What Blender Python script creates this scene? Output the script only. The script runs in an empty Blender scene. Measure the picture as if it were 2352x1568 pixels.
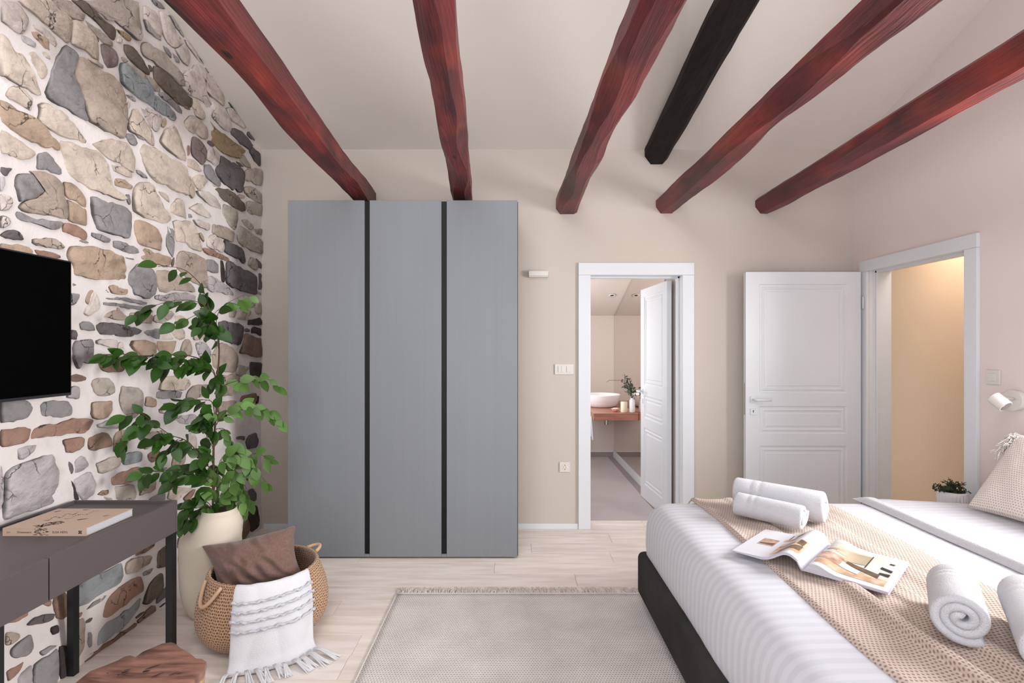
import bpy, bmesh, math, random
from mathutils import Vector, Matrix, noise
R = random.Random(7)
SC = bpy.context.scene
C = SC.collection
# ------------------------------------------------------------------ camera, world, lights, exposure
F, PX0, PY0, HC = 1185.0, 1178.0, 800.0, 1.447      # focal length in pixels, principal point, eye height
cd = bpy.data.cameras.new('camera'); cam = bpy.data.objects.new('camera', cd); C.objects.link(cam)
cam.location = (0, 0, HC); cam.rotation_euler = (math.pi/2, 0, 0)
cd.sensor_width = 36; cd.lens = F/2352*36; cd.shift_x = (1176-PX0)/2352; cd.shift_y = (PY0-784)/2352
cd.clip_start = .05
SC.camera = cam
SC.view_settings.view_transform = 'Standard'; SC.view_settings.look = 'None'
SC.view_settings.gamma = 1; SC.view_settings.use_curve_mapping = False
SC.view_settings.exposure = 0.27
w = bpy.data.worlds.new('world'); SC.world = w; w.use_nodes = True
w.node_tree.nodes['Background'].inputs[0].default_value = (.93, .95, 1, 1)
w.node_tree.nodes['Background'].inputs[1].default_value = 1.05
def area(name, loc, direction, sx, sy, power, col=(1, 1, 1), spread=180):
    l = bpy.data.lights.new(name, 'AREA'); l.shape = 'RECTANGLE'; l.size = sx; l.size_y = sy
    l.energy = power; l.color = col; l.spread = math.radians(spread)
    o = bpy.data.objects.new(name, l); C.objects.link(o); o.location = loc
    o.rotation_euler = Vector(direction).to_track_quat('-Z', 'Y').to_euler()
    return o
area('assumed_window_daylight', (3.45, 1.80, 1.85), (-1, .05, -.03), 1.7, 1.7, 158, (1, .995, .985), 150)  # side daylight from an assumed, unseen window, placed to suit the shadow directions
area('rear_fill', (-.9, -1.45, 1.6), (.35, 1, -.1), 1.8, 2.2, 38, (.99, .99, 1))  # added fill from behind the camera for bed foot and doors, no windows built
area('overhead_fill', (-.5, .1, 4.2), (0, .35, -1), 2.0, 1.4, 64, (.98, .99, 1))  # added overhead fill for floor and bed, the ceiling has no opening
area('bathroom_fill', (0.1, 5.5, 1.5), (1, 0.05, 0), 1.2, 1.2, 23, (.98, .97, 1))  # added soft fill standing inside the bathroom, no window behind it
area('hall_fill', (3.18, 3.75, 2.45), (0, 0, -1), .4, .9, 7.5, (1, .88, .74))  # added warm fill for the hall wall, no lamp fitting built

# ------------------------------------------------------------------ helpers
def lin(c):
    return tuple(((x/255)/12.92 if x/255 <= .04045 else ((x/255+.055)/1.055)**2.4) for x in c)
def at(px, py, Y): return Vector(((px-PX0)*Y/F, Y, HC-(py-PY0)*Y/F))
def onz(px, py, Z):
    Y = (HC-Z)*F/(py-PY0); return Vector(((px-PX0)*Y/F, Y, Z))
def mat(name, col, rough=.6, spec=.4, var=None, vscale=4, vstretch=(1, 1, 1), bump=0, bscale=60, bstretch=(1, 1, 1),
        metal=0, rnd=0, lo=.35, hi=.65, emit=0, trans=0, uv=False, sheen=0, detail=5, bdist=.002, coat=0):
    m = bpy.data.materials.new(name); m.use_nodes = True; nt = m.node_tree; N = nt.nodes; L = nt.links
    b = N['Principled BSDF']; b.inputs['Roughness'].default_value = rough; b.inputs['Metallic'].default_value = metal
    b.inputs['Specular IOR Level'].default_value = spec
    if sheen: b.inputs['Sheen Weight'].default_value = sheen
    if coat: b.inputs['Coat Weight'].default_value = coat
    if trans: b.inputs['Transmission Weight'].default_value = trans
    c = lin(col)+(1,); b.inputs['Base Color'].default_value = c
    tc = N.new('ShaderNodeTexCoord'); src = tc.outputs['UV' if uv else 'Object']
    out = None
    def mapped(st):
        mp = N.new('ShaderNodeMapping'); mp.inputs['Scale'].default_value = st; L.new(src, mp.inputs['Vector']); return mp.outputs[0]
    if var is not None:
        n = N.new('ShaderNodeTexNoise'); n.inputs['Scale'].default_value = vscale; n.inputs['Detail'].default_value = detail
        L.new(mapped(vstretch), n.inputs['Vector'])
        cr = N.new('ShaderNodeValToRGB'); cr.color_ramp.elements[0].position = lo; cr.color_ramp.elements[1].position = hi
        cr.color_ramp.elements[0].color = lin(var)+(1,); cr.color_ramp.elements[1].color = c
        L.new(n.outputs[0], cr.inputs[0]); out = cr.outputs[0]
    if rnd:
        oi = N.new('ShaderNodeObjectInfo'); mr = N.new('ShaderNodeMapRange')
        mr.inputs['To Min'].default_value = 1-rnd; mr.inputs['To Max'].default_value = 1+rnd
        L.new(oi.outputs['Random'], mr.inputs[0])
        hs = N.new('ShaderNodeHueSaturation'); L.new(mr.outputs[0], hs.inputs['Value'])
        if out: L.new(out, hs.inputs['Color'])
        else: hs.inputs['Color'].default_value = c
        out = hs.outputs[0]
    if out: L.new(out, b.inputs['Base Color'])
    if bump:
        n = N.new('ShaderNodeTexNoise'); n.inputs['Scale'].default_value = bscale; n.inputs['Detail'].default_value = 6
        L.new(mapped(bstretch), n.inputs['Vector'])
        bp = N.new('ShaderNodeBump'); bp.inputs['Strength'].default_value = bump; bp.inputs['Distance'].default_value = bdist
        L.new(n.outputs[0], bp.inputs['Height']); L.new(bp.outputs[0], b.inputs['Normal'])
    if emit:
        b.inputs['Emission Color'].default_value = c; b.inputs['Emission Strength'].default_value = emit
    return m
def tag(o, label=None, cat=None, group=None, kind=None):
    if label: o['label'] = label
    if cat: o['category'] = cat
    if group: o['group'] = group
    if kind: o['kind'] = kind
    return o
def empty(name, loc=(0, 0, 0), label=None, cat=None, group=None):
    o = bpy.data.objects.new(name, None); C.objects.link(o); o.location = loc; o.empty_display_size = .1
    return tag(o, label, cat, group)
def put(name, me, m=None, parent=None, smooth=False):
    o = bpy.data.objects.new(name, me); C.objects.link(o)
    if m is not None and not me.materials: me.materials.append(m)
    if smooth:
        for p in me.polygons: p.use_smooth = True
    if parent is not None:
        o.parent = parent
        o.matrix_parent_inverse = Matrix.Translation(-Vector(parent.location))
    return o
class MB:
    def __init__(s): s.v = []; s.f = []
    def add(s, vs, fs):
        k = len(s.v); s.v += [tuple(v) for v in vs]; s.f += [tuple(i+k for i in f) for f in fs]
    def bm(s, b):
        b.verts.ensure_lookup_table(); b.verts.index_update()
        s.add([v.co for v in b.verts], [[v.index for v in f.verts] for f in b.faces]); b.free()
    def box(s, x0, x1, y0, y1, z0, z1, bev=0, seg=2):
        b = bmesh.new(); bmesh.ops.create_cube(b, size=1)
        for v in b.verts: v.co = Vector(((x0+x1)/2+v.co.x*(x1-x0), (y0+y1)/2+v.co.y*(y1-y0), (z0+z1)/2+v.co.z*(z1-z0)))
        if bev: bmesh.ops.bevel(b, geom=b.edges[:], offset=bev, segments=seg, profile=.5, affect='EDGES')
        s.bm(b); return s
    def loft(s, rings, close=True, cap=True):
        n = len(rings[0]); k = len(s.v)
        for r in rings: s.v += [tuple(p) for p in r]
        for i in range(len(rings)-1):
            for j in range(n if close else n-1):
                a = k+i*n+j; b = k+i*n+(j+1) % n
                s.f.append((a, b, b+n, a+n))
        if cap and close:
            s.f.append(tuple(k+j for j in reversed(range(n)))); s.f.append(tuple(k+(len(rings)-1)*n+j for j in range(n)))
        return s
    def tube(s, pts, r, n=8, cap=True):
        pts = [Vector(p) for p in pts]; rr = r if isinstance(r, (list, tuple)) else [r]*len(pts)
        rings = []; up = Vector((0, 0, 1))
        for i, p in enumerate(pts):
            d = (pts[min(i+1, len(pts)-1)]-pts[max(i-1, 0)]).normalized()
            if i == 0:
                a = d.cross(up)
                if a.length < .1: a = d.cross(Vector((1, 0, 0)))
                a.normalize()
            else: a = (a-d*a.dot(d)).normalized()
            b = d.cross(a)
            rings.append([p+(a*math.cos(2*math.pi*k/n)+b*math.sin(2*math.pi*k/n))*rr[i] for k in range(n)])
        return s.loft(rings, cap=cap)
    def lathe(s, prof, cx=0, cy=0, n=48, rib=None, cap=False, tilt=None):
        rings = []
        for r, z in prof:
            ring = []
            for k in range(n):
                t = 2*math.pi*k/n; q = r*(rib(t, z) if rib else 1)
                ox, oy = tilt(z) if tilt else (0, 0)
                ring.append((cx+ox+q*math.cos(t), cy+oy+q*math.sin(t), z))
            rings.append(ring)
        return s.loft(rings, cap=cap)
    def grid(s, fn, nu, nv, back=0):
        k = len(s.v)
        for i in range(nu+1):
            for j in range(nv+1): s.v.append(tuple(fn(i/nu, j/nv)))
        for i in range(nu):
            for j in range(nv):
                a = k+i*(nv+1)+j; s.f.append((a, a+nv+1, a+nv+2, a+1))
        return s
    def mesh(s, name='m'):
        me = bpy.data.meshes.new(name); me.from_pydata(s.v, [], s.f); me.validate(); me.update(); return me
    def build(s, name, m, parent=None, smooth=False, fixn=True):
        me = s.mesh(name)
        if fixn:
            b = bmesh.new(); b.from_mesh(me); bmesh.ops.recalc_face_normals(b, faces=b.faces[:]); b.to_mesh(me); b.free()
        return put(name, me, m, parent, smooth)
def autosmooth(o, ang=40):
    me = o.data
    for p in me.polygons: p.use_smooth = True
    b = bmesh.new(); b.from_mesh(me)
    for e in b.edges:
        if len(e.link_faces) == 2 and e.calc_face_angle(0) > math.radians(ang): e.smooth = False
    b.to_mesh(me); b.free(); return o
def solid(o, th, off=-1):
    md = o.modifiers.new('thickness', 'SOLIDIFY'); md.thickness = th; md.offset = off; return o
def grid_uv(o, fn, nu, nv):
    # uv layer for a mesh made by one MB.grid call
    uvl = o.data.uv_layers.new(name='uv'); vs = o.data.loops
    for lp in vs:
        i, j = divmod(lp.vertex_index, nv+1); uvl.data[lp.index].uv = fn(i/nu, j/nv)
def text(name, body, m, parent, size, M, ext=.0004):
    cu = bpy.data.curves.new(name, 'FONT'); cu.body = body; cu.size = size; cu.extrude = ext; cu.align_x = 'CENTER'; cu.align_y = 'CENTER'
    t = bpy.data.objects.new(name+'_src', cu); C.objects.link(t)
    me = bpy.data.meshes.new_from_object(t); bpy.data.objects.remove(t)
    me.transform(M); me.materials.clear(); return put(name, me, m, parent)
def nz(x, y, z=0, s=1): return noise.noise(Vector((x*s, y*s, z*s)))

# ------------------------------------------------------------------ materials
M = {}
M['wall'] = mat('wall_paint', (199, 189, 179), .9, .2, bump=.05, bscale=180)
M['wallr'] = mat('wall_paint_right', (228, 215, 212), .9, .2, bump=.05, bscale=180)
M['ceil'] = mat('ceiling_paint', (232, 226, 219), .95, .1)
M['hall'] = mat('hall_paint', (222, 198, 172), .9, .2)
M['white'] = mat('white_lacquer', (219, 222, 226), .35, .45)
M['plastic'] = mat('white_plastic', (216, 211, 205), .4, .4)
M['plank'] = mat('washed_oak', (240, 231, 225), .5, .3, var=(220, 206, 194), vscale=3, vstretch=(.8, 6, 1), rnd=.04, bump=.05, bscale=30, bstretch=(1, 12, 1), lo=.3, hi=.6)
M['mortar'] = mat('lime_mortar', (230, 223, 221), .95, .1, var=(214, 206, 203), vscale=9, bump=.5, bscale=70, bdist=.004, lo=.25, hi=.5)
M['tile'] = mat('bathroom_tile', (192, 182, 182), .45, .3, var=(184, 174, 174), vscale=2)
M['tiled'] = mat('bathroom_skirting_tile', (150, 140, 138), .5, .3)
M['bathpaint'] = mat('bathroom_paint', (212, 200, 191), .9, .2)
M['red'] = None
M['black'] = mat('black_metal', (22, 22, 26), .45, .4)
M['chan'] = mat('black_channel', (14, 14, 16), .5, .3)
M['gray'] = mat('wardrobe_lacquer', (128, 132, 137), .5, .35, var=(126, 130, 135), vscale=2.2, vstretch=(14, 1, .25), bump=.12, bscale=30, bstretch=(30, 1, .6), bdist=.0008)
M['grayd'] = mat('wardrobe_carcass', (92, 92, 96), .5, .3)
M['desk'] = mat('desk_lacquer', (88, 81, 81), .42, .35, bump=.04, bscale=200)
M['screen'] = mat('tv_screen', (1, 1, 1), .5, .03)
M['bezel'] = mat('tv_bezel', (40, 38, 44), .4, .3)
M['mirror'] = mat('mirror_glass', (225, 218, 212), .01, .5, metal=1)
M['chrome'] = mat('chrome', (200, 200, 205), .15, .5, metal=1)
M['copper'] = mat('brown_wood_worktop', (176, 122, 100), .35, .4, var=(156, 104, 84), vscale=5, vstretch=(1, 6, 6))
M['ceramic'] = mat('white_ceramic', (236, 232, 232), .15, .5)
M['vase'] = mat('cream_vase', (226, 216, 200), .6, .3, var=(206, 196, 178), vscale=3)
M['leaf1'] = mat('leaf_dark', (38, 72, 16), .42, .4, rnd=.35)
M['leaf2'] = mat('leaf_backlit', (84, 118, 56), .45, .4, rnd=.25)  # paler copy for the right-hand branches, backlight painted into the green
M['twig'] = mat('twig', (84, 66, 54), .8, .2)
M['soil'] = mat('soil', (60, 44, 34), .95, .1)
M['pot'] = mat('ribbed_pot', (226, 222, 222), .5, .3)
M['succ'] = mat('small_plant_leaf', (58, 66, 44), .7, .2, rnd=.2)
M['basefab'] = mat('charcoal_fabric', (62, 60, 59), .95, .1, var=(52, 50, 50), vscale=5, bump=.3, bscale=350)
M['towel'] = mat('white_terry', (202, 202, 208), .95, .1, bump=1, bscale=260, bdist=.004, sheen=.3)
M['cush'] = mat('brown_linen', (126, 99, 91), .9, .1, var=(114, 89, 82), vscale=90, bump=.25, bscale=300, sheen=.3)
M['throw'] = mat('white_knit', (218, 218, 222), .95, .1, bump=.7, bscale=240, bdist=.003, sheen=.2)
M['fringe'] = mat('cotton_fringe', (222, 214, 210), .95, .1)
M['paper'] = mat('paper', (202, 202, 209), .5, .3)
M['pedge'] = mat('page_edges', (200, 198, 208), .8, .1, var=(170, 168, 180), vscale=40, vstretch=(.2, .2, 30))
M['beige'] = mat('book_cover', (190, 166, 148), .6, .3, bump=.05, bscale=300)
M['ink'] = mat('print_ink', (44, 34, 34), .6, .2)
M['inkb'] = mat('print_brown', (150, 118, 98), .5, .3, var=(90, 66, 54), vscale=25)
M['stoolt'] = mat('walnut_top', (146, 106, 92), .45, .4, var=(78, 50, 44), vscale=5, vstretch=(1.2, 7, 1), bump=.25, bscale=30, bstretch=(1, 6, 1), lo=.3, hi=.55, detail=8)
M['stools'] = mat('walnut_side', (190, 154, 124), .5, .3, var=(150, 112, 88), vscale=8, vstretch=(8, 8, 1), bump=.2, bscale=30, bstretch=(6, 6, .6))
M['candle'] = mat('cream_candle', (232, 222, 198), .5, .3)
M['pink'] = mat('pink_glaze', (226, 160, 140), .35, .5)
M['glass'] = mat('clear_glass', (250, 250, 250), .03, .5, trans=1)
M['blackwood'] = mat('charred_wood', (20, 18, 19), .75, .3, var=(34, 26, 26), vscale=6, vstretch=(8, .6, 8), bump=.6, bscale=10, bstretch=(9, .7, 9), bdist=.008)
def red_wood():
    m = mat('red_stained_wood', (108, 38, 40), .45, .45, var=(42, 14, 19), vscale=3.0, vstretch=(3, .7, 3), bump=.8, bscale=9, bstretch=(10, .5, 10), bdist=.008, lo=.25, hi=.62, detail=7)
    nt = m.node_tree; N = nt.nodes; L = nt.links; b = N['Principled BSDF']
    base = b.inputs['Base Color'].links[0].from_socket
    tc = N.new('ShaderNodeTexCoord'); mp = N.new('ShaderNodeMapping'); mp.inputs['Scale'].default_value = (2, .9, 2); L.new(tc.outputs['Object'], mp.inputs[0])
    n = N.new('ShaderNodeTexNoise'); n.inputs['Scale'].default_value = 2.2; n.inputs['Detail'].default_value = 3; L.new(mp.outputs[0], n.inputs['Vector'])
    r = N.new('ShaderNodeValToRGB'); r.color_ramp.elements[0].position = .52; r.color_ramp.elements[1].position = .72
    r.color_ramp.elements[0].color = (0, 0, 0, 1); r.color_ramp.elements[1].color = (.75, .75, .75, 1); L.new(n.outputs[0], r.inputs[0])
    mx = N.new('ShaderNodeMixRGB'); mx.inputs[2].default_value = lin((146, 52, 38))+(1,); L.new(r.outputs[0], mx.inputs[0]); L.new(base, mx.inputs[1])
    # dark knots and nail holes
    mp2 = N.new('ShaderNodeMapping'); mp2.inputs['Scale'].default_value = (5, 2.2, 5); L.new(tc.outputs['Object'], mp2.inputs[0])
    vo = N.new('ShaderNodeTexVoronoi'); vo.inputs['Scale'].default_value = 1.5; L.new(mp2.outputs[0], vo.inputs['Vector'])
    r2 = N.new('ShaderNodeValToRGB'); r2.color_ramp.elements[0].position = .06; r2.color_ramp.elements[1].position = .13
    r2.color_ramp.elements[0].color = (.04, .02, .02, 1); r2.color_ramp.elements[1].color = (1, 1, 1, 1); L.new(vo.outputs['Distance'], r2.inputs[0])
    # fine grain
    mp3 = N.new('ShaderNodeMapping'); mp3.inputs['Scale'].default_value = (45, 1.2, 45); L.new(tc.outputs['Object'], mp3.inputs[0])
    n3 = N.new('ShaderNodeTexNoise'); n3.inputs['Scale'].default_value = 3; L.new(mp3.outputs[0], n3.inputs['Vector'])
    r3 = N.new('ShaderNodeMapRange'); r3.inputs['From Min'].default_value = .3; r3.inputs['From Max'].default_value = .6; r3.inputs['To Min'].default_value = .72; r3.inputs['To Max'].default_value = 1.08; L.new(n3.outputs[0], r3.inputs[0])
    m1 = N.new('ShaderNodeMixRGB'); m1.blend_type = 'MULTIPLY'; m1.inputs[0].default_value = 1; L.new(mx.outputs[0], m1.inputs[1]); L.new(r2.outputs[0], m1.inputs[2])
    m2 = N.new('ShaderNodeMixRGB'); m2.blend_type = 'MULTIPLY'; m2.inputs[0].default_value = 1; L.new(m1.outputs[0], m2.inputs[1]); L.new(r3.outputs[0], m2.inputs[2])
    L.new(m2.outputs[0], b.inputs['Base Color']); return m
M['red'] = red_wood()
def stripe_mat():   # satin stripe bedding: same white, alternating gloss and a slightly darker band, bands run along X
    m = mat('satin_stripe', (202, 203, 210), .6, .3, sheen=.15); nt = m.node_tree; N = nt.nodes; L = nt.links; b = N['Principled BSDF']
    tc = N.new('ShaderNodeTexCoord'); sp = N.new('ShaderNodeSeparateXYZ'); L.new(tc.outputs['Object'], sp.inputs[0])
    mu = N.new('ShaderNodeMath'); mu.operation = 'MULTIPLY'; mu.inputs[1].default_value = 2*math.pi/.046; L.new(sp.outputs[1], mu.inputs[0])
    si = N.new('ShaderNodeMath'); si.operation = 'SINE'; L.new(mu.outputs[0], si.inputs[0])
    r = N.new('ShaderNodeValToRGB'); r.color_ramp.elements[0].position = .42; r.color_ramp.elements[1].position = .58
    r.color_ramp.elements[0].color = lin((195, 196, 204))+(1,); r.color_ramp.elements[1].color = lin((204, 205, 213))+(1,)
    mr = N.new('ShaderNodeMapRange'); mr.inputs['From Min'].default_value = -1; L.new(si.outputs[0], mr.inputs[0]); L.new(mr.outputs[0], r.inputs[0]); L.new(r.outputs[0], b.inputs['Base Color'])
    r2 = N.new('ShaderNodeMapRange'); r2.inputs['To Min'].default_value = .75; r2.inputs['To Max'].default_value = .45; L.new(mr.outputs[0], r2.inputs[0]); L.new(r2.outputs[0], b.inputs['Roughness'])
    return m
M['stripe'] = stripe_mat()
def waffle_mat(name, light, dark, uvcell, lo=.25, hi=.45, hexa=True, mott=.04):
    m = mat(name, light, .9, .1, sheen=.2); nt = m.node_tree; N = nt.nodes; L = nt.links; b = N['Principled BSDF']
    tc = N.new('ShaderNodeTexCoord'); sp = N.new('ShaderNodeSeparateXYZ'); L.new(tc.outputs['UV'], sp.inputs[0])
    def mth(op, a, bv=None, cc=None):
        q = N.new('ShaderNodeMath'); q.operation = op
        for i, x in enumerate((a, bv)):
            if x is None: continue
            if isinstance(x, (int, float)): q.inputs[i].default_value = x
            else: L.new(x, q.inputs[i])
        return q.outputs[0]
    u = mth('DIVIDE', sp.outputs[0], uvcell); v = mth('DIVIDE', sp.outputs[1], uvcell)
    row = mth('MODULO', mth('FLOOR', v), 2)
    u2 = mth('ADD', u, mth('MULTIPLY', row, .5)) if hexa else u
    fu = mth('SUBTRACT', mth('FRACT', u2), .5); fv = mth('SUBTRACT', mth('FRACT', v), .5)
    d = mth('SQRT', mth('ADD', mth('MULTIPLY', fu, fu), mth('MULTIPLY', fv, fv)))
    mr = N.new('ShaderNodeMapRange'); mr.inputs['From Min'].default_value = lo; mr.inputs['From Max'].default_value = hi; mr.interpolation_type = 'SMOOTHSTEP'; L.new(d, mr.inputs[0])
    mx = N.new('ShaderNodeMixRGB'); mx.inputs[1].default_value = lin(dark)+(1,); mx.inputs[2].default_value = lin(light)+(1,); L.new(mr.outputs[0], mx.inputs[0])
    ns_ = N.new('ShaderNodeTexNoise'); ns_.inputs['Scale'].default_value = 4; ns_.inputs['Detail'].default_value = 8; L.new(tc.outputs['UV'], ns_.inputs['Vector'])
    nr_ = N.new('ShaderNodeMapRange'); nr_.inputs['From Min'].default_value = .3; nr_.inputs['From Max'].default_value = .7; nr_.inputs['To Min'].default_value = 1-mott; nr_.inputs['To Max'].default_value = 1+mott*.6; L.new(ns_.outputs[0], nr_.inputs[0])
    hs_ = N.new('ShaderNodeHueSaturation'); L.new(nr_.outputs[0], hs_.inputs['Value']); L.new(mx.outputs[0], hs_.inputs['Color']); L.new(hs_.outputs[0], b.inputs['Base Color'])
    bp = N.new('ShaderNodeBump'); bp.inputs['Strength'].default_value = .6; bp.inputs['Distance'].default_value = .003; L.new(mr.outputs[0], bp.inputs['Height']); L.new(bp.outputs[0], b.inputs['Normal'])
    return m
M['runner'] = waffle_mat('waffle_runner', (200, 181, 170), (142, 120, 109), .0125, .14, .38)
M['pillow'] = waffle_mat('waffle_pillow', (234, 224, 216), (200, 184, 174), .0125, .2, .42)
M['rug'] = waffle_mat('woven_rug', (226, 220, 216), (178, 171, 168), .013, .15, .5, mott=.14)
M['straw'] = waffle_mat('braided_straw', (200, 166, 136), (124, 88, 62), .013, .22, .5)

# ------------------------------------------------------------------ room shell
YB, XL, XR, YN = 4.15, -2.0245, 2.735, -1.5
def zc(y): return 3.048+.334*(YB-y)
def prism_x(mb, poly, x0, x1):      # polygon in (y,z) extruded along x
    n = len(poly); mb.add([(x0, y, z) for y, z in poly]+[(x1, y, z) for y, z in poly],
        [tuple(range(n)), tuple(range(2*n-1, n-1, -1))]+[(i, i+n, (i+1) % n+n, (i+1) % n) for i in range(n)])
mb = MB()
X0, X1, ZD = .60, 1.385, 2.055       # bathroom door hole
mb.box(-2.3, X0, YB, 4.34, -.02, 3.1).box(X1, 3.0, YB, 4.34, -.02, 3.1).box(X0, X1, YB, 4.34, ZD, 3.1)
tag(mb.build('wall_back', M['wall']), 'beige painted back wall behind the wardrobe and the two doors', kind='structure')
mb = MB(); xr = XR+.165
W0, W1, WZ0, WZ1 = 1.38, 2.58, 1.03, 2.28      # opening of the assumed side window, added to let the daylight in
D0, D1, DZ = 3.085, 3.98, 2.06
for a, b, z0, z1 in ((YN, W0, -.02, None), (W0, W1, -.02, WZ0), (W0, W1, WZ1, None), (W1, D0, -.02, None), (D0, D1, DZ, None), (D1, YB, -.02, None)):
    prism_x(mb, [(a, z0), (b, z0), (b, z1 or zc(b)), (a, z1 or zc(a))], XR, xr)
tag(mb.build('wall_right', M['wallr']), 'pinkish beige painted right wall with the open doorway', kind='structure')
mb = MB(); prism_x(mb, [(YN, zc(YN)), (4.34, zc(4.34)), (4.34, zc(4.34)+.1), (YN, zc(YN)+.1)], -2.3, xr)
tag(mb.build('ceiling', M['ceil']), 'sloping smooth beige ceiling above the red beams', kind='structure')
# assumed window in the right wall, beside the bed (out of the frame), added for side light
win = tag(empty('assumed_window_1', (XR, (W0+W1)/2, WZ0)), 'assumed white framed window in the right wall above the bed, unseen, added for the side daylight', kind='structure')
mb = MB()
for a, b, c, d in ((W0, W1, WZ0, WZ0+.05), (W0, W1, WZ1-.05, WZ1), (W0, W0+.05, WZ0+.05, WZ1-.05), (W1-.05, W1, WZ0+.05, WZ1-.05)): mb.box(XR+.05, XR+.1, a, b, c, d)
mb.build('assumed_window_frame', M['white'], win)
# hall behind the right doorway
hall = MB(); hall.box(3.45, 3.55, 2.78, 6.2, -.02, 2.8).box(xr, 3.55, 2.70, 2.78, -.02, 2.8).box(xr, 3.55, 6.2, 6.3, -.02, 2.8)
tag(hall.build('wall_hall', M['hall']), 'peach beige hallway wall seen through the right doorway', kind='structure')
tag(MB().box(xr, 3.55, 2.70, 6.3, 2.6, 2.7).build('ceiling_hall', M['ceil']), 'flat hallway ceiling', kind='structure')
tag(MB().box(XR, 3.55, 2.70, 6.3, -.05, -.001).build('floor_hall', M['plank']), 'pale wood floor of the hallway', kind='structure')
# bathroom shell
BX0, BX1, BY1 = -.7, 1.351, 6.9
def zcb(y): return 1.885+.334*(BY1-y)
bz = MB()
bz.box(BX0-.1, BX1+.1, BY1, BY1+.1, -.02, 2.0).box(BX0-.1, BX0, 4.34, BY1, -.02, 2.9)
tag(bz.build('wall_bathroom_back', M['bathpaint']), 'warm beige bathroom wall behind the round basin', kind='structure')
bz = MB(); prism_x(bz, [(4.34, zcb(4.34)), (BY1+.1, zcb(BY1+.1)), (BY1+.1, zcb(BY1)+.1), (4.34, zcb(4.34)+.1)], BX0-.1, BX1+.14)
tag(bz.build('ceiling_bathroom', M['bathpaint']), 'sloping bathroom ceiling with small downlights', kind='structure')
tag(MB().box(BX0-.1, BX1+.1, 4.34, BY1+.1, -.05, 0).build('floor_bathroom', M['tile']), 'grey pink tiled bathroom floor beyond the doorway', kind='structure')
tag(MB().box(BX1+.012, BX1+.12, 4.34, BY1+.1, -.02, 3.0).build('wall_bathroom_right', M['bathpaint']), 'bathroom wall that carries the mirror', kind='structure')  # unseen table, assumed as a support for the pot
mb = MB(); mb.box(BX0, BX1-.002, BY1-.012, BY1, 0, .066)
tag(mb.build('baseboard_bathroom_back', M['tiled']), 'tile skirting along the far bathroom wall, coloured darker as unlit', kind='structure')  # lack of light on this skirting is put into its grey
tag(MB().box(BX0, BX1, BY1-.014, BY1, .066, .074).build('trim_1', M['white']), 'thin white strip on the bathroom skirting', kind='structure')
tag(MB().box(BX1-.012, BX1+.011, 4.36, BY1-.014, 0, .08).build('baseboard_bathroom_right', M['white']), 'white skirting under the bathroom mirror', kind='structure')
tag(MB().box(BX1-.085, BX1-.013, 4.5, BY1-.014, 0, .002).build('trim_2', M['tiled']), 'dark floor border beside the mirror skirting', kind='structure')
# baseboards of the room
mb = MB().box(-2.0, .524, YB-.012, YB, 0, .042, .002).box(1.452, XR, YB-.012, YB, 0, .042, .002)
tag(mb.build('baseboard_back', M['white']), 'low white baseboard along the back wall', kind='structure')
mb = MB().box(XR-.012, XR, YN, 3.01, 0, .042, .002)
tag(mb.build('baseboard_right', M['white']), 'low white baseboard along the right wall', kind='structure')

# floor: planks laid across the room
fl = tag(empty('floor'), 'whitewashed oak plank floor', kind='structure')
seams = [4.34, 4.195, 4.015, 3.838, 3.66, 3.487, 3.316, 3.142]
while seams[-1] > -1.4: seams.append(seams[-1]-.177)
known = {2: 1402, 3: 1220, 4: 1405, 5: 1136, 6: 1323, 7: 1190, 8: 1500, 9: 1060}
pm = {}
for i in range(len(seams)-1):
    ya, yb = seams[i], seams[i+1]; ym = (ya+yb)/2
    x = (known[i]-PX0)*ym/F if i in known else R.uniform(-.8, .8)
    cuts = [x]
    while cuts[0] > -2.1: cuts.insert(0, cuts[0]-R.uniform(1.3, 2.1))
    while cuts[-1] < 2.7: cuts.append(cuts[-1]+R.uniform(1.3, 2.1))
    cuts = [max(-2.2, min(2.735, c)) for c in cuts]
    for a, b in zip(cuts, cuts[1:]):
        if b-a < .05: continue
        if i == 0:
            a, b = max(a, X0), min(b, X1)
            if b-a < .05: continue
        o = MB().box(-(b-a)/2+.0007, (b-a)/2-.0007, -(ya-yb)/2+.0007, (ya-yb)/2-.0007, -.014, 0, .0012, 1).build('plank', M['plank'], fl)
        o.location = ((a+b)/2, ym, R.uniform(-.0003, .0003))
# sub-floor below the joints
tag(MB().box(-2.3, XR, YN, 4.34, -.05, -.0145).build('floor_base', M['stools']), 'dark bed under the plank joints', kind='structure')

# ------------------------------------------------------------------ rubble stone wall on the left
def xw(y, z):
    b = .05*max(0, min(1, (.35-z)/.35))*max(0, min(1, (3.75-y)/.7))
    return XL+b
def onwall(px, py):
    X = XL
    for _ in range(6):
        Y = F*X/(px-PX0); Z = HC-(py-PY0)*Y/F; X = .5*X+.5*xw(Y, Z)
    return Y, Z
wl = tag(empty('wall_left', (XL, 0, 0)), 'rough rubble stone wall with wide white mortar joints', kind='structure')
def wfn(u, v):
    y = -.2+u*(4.149+.2); z = -.02+v*(zc(y)+.02); 
    return (xw(y, z)+.010*nz(y, z, 3, 3)+.005*nz(y, z, 9, 11), y, z)
o = MB().grid(wfn, 150, 110).build('mortar', M['mortar'], wl, True, False)
tag(MB().box(XL-.25, XL-.02, YN, 4.34, -.02, 4.9).build('wall_left_core', M['mortar']), 'plain core behind the stone facing', kind='structure')
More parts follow.
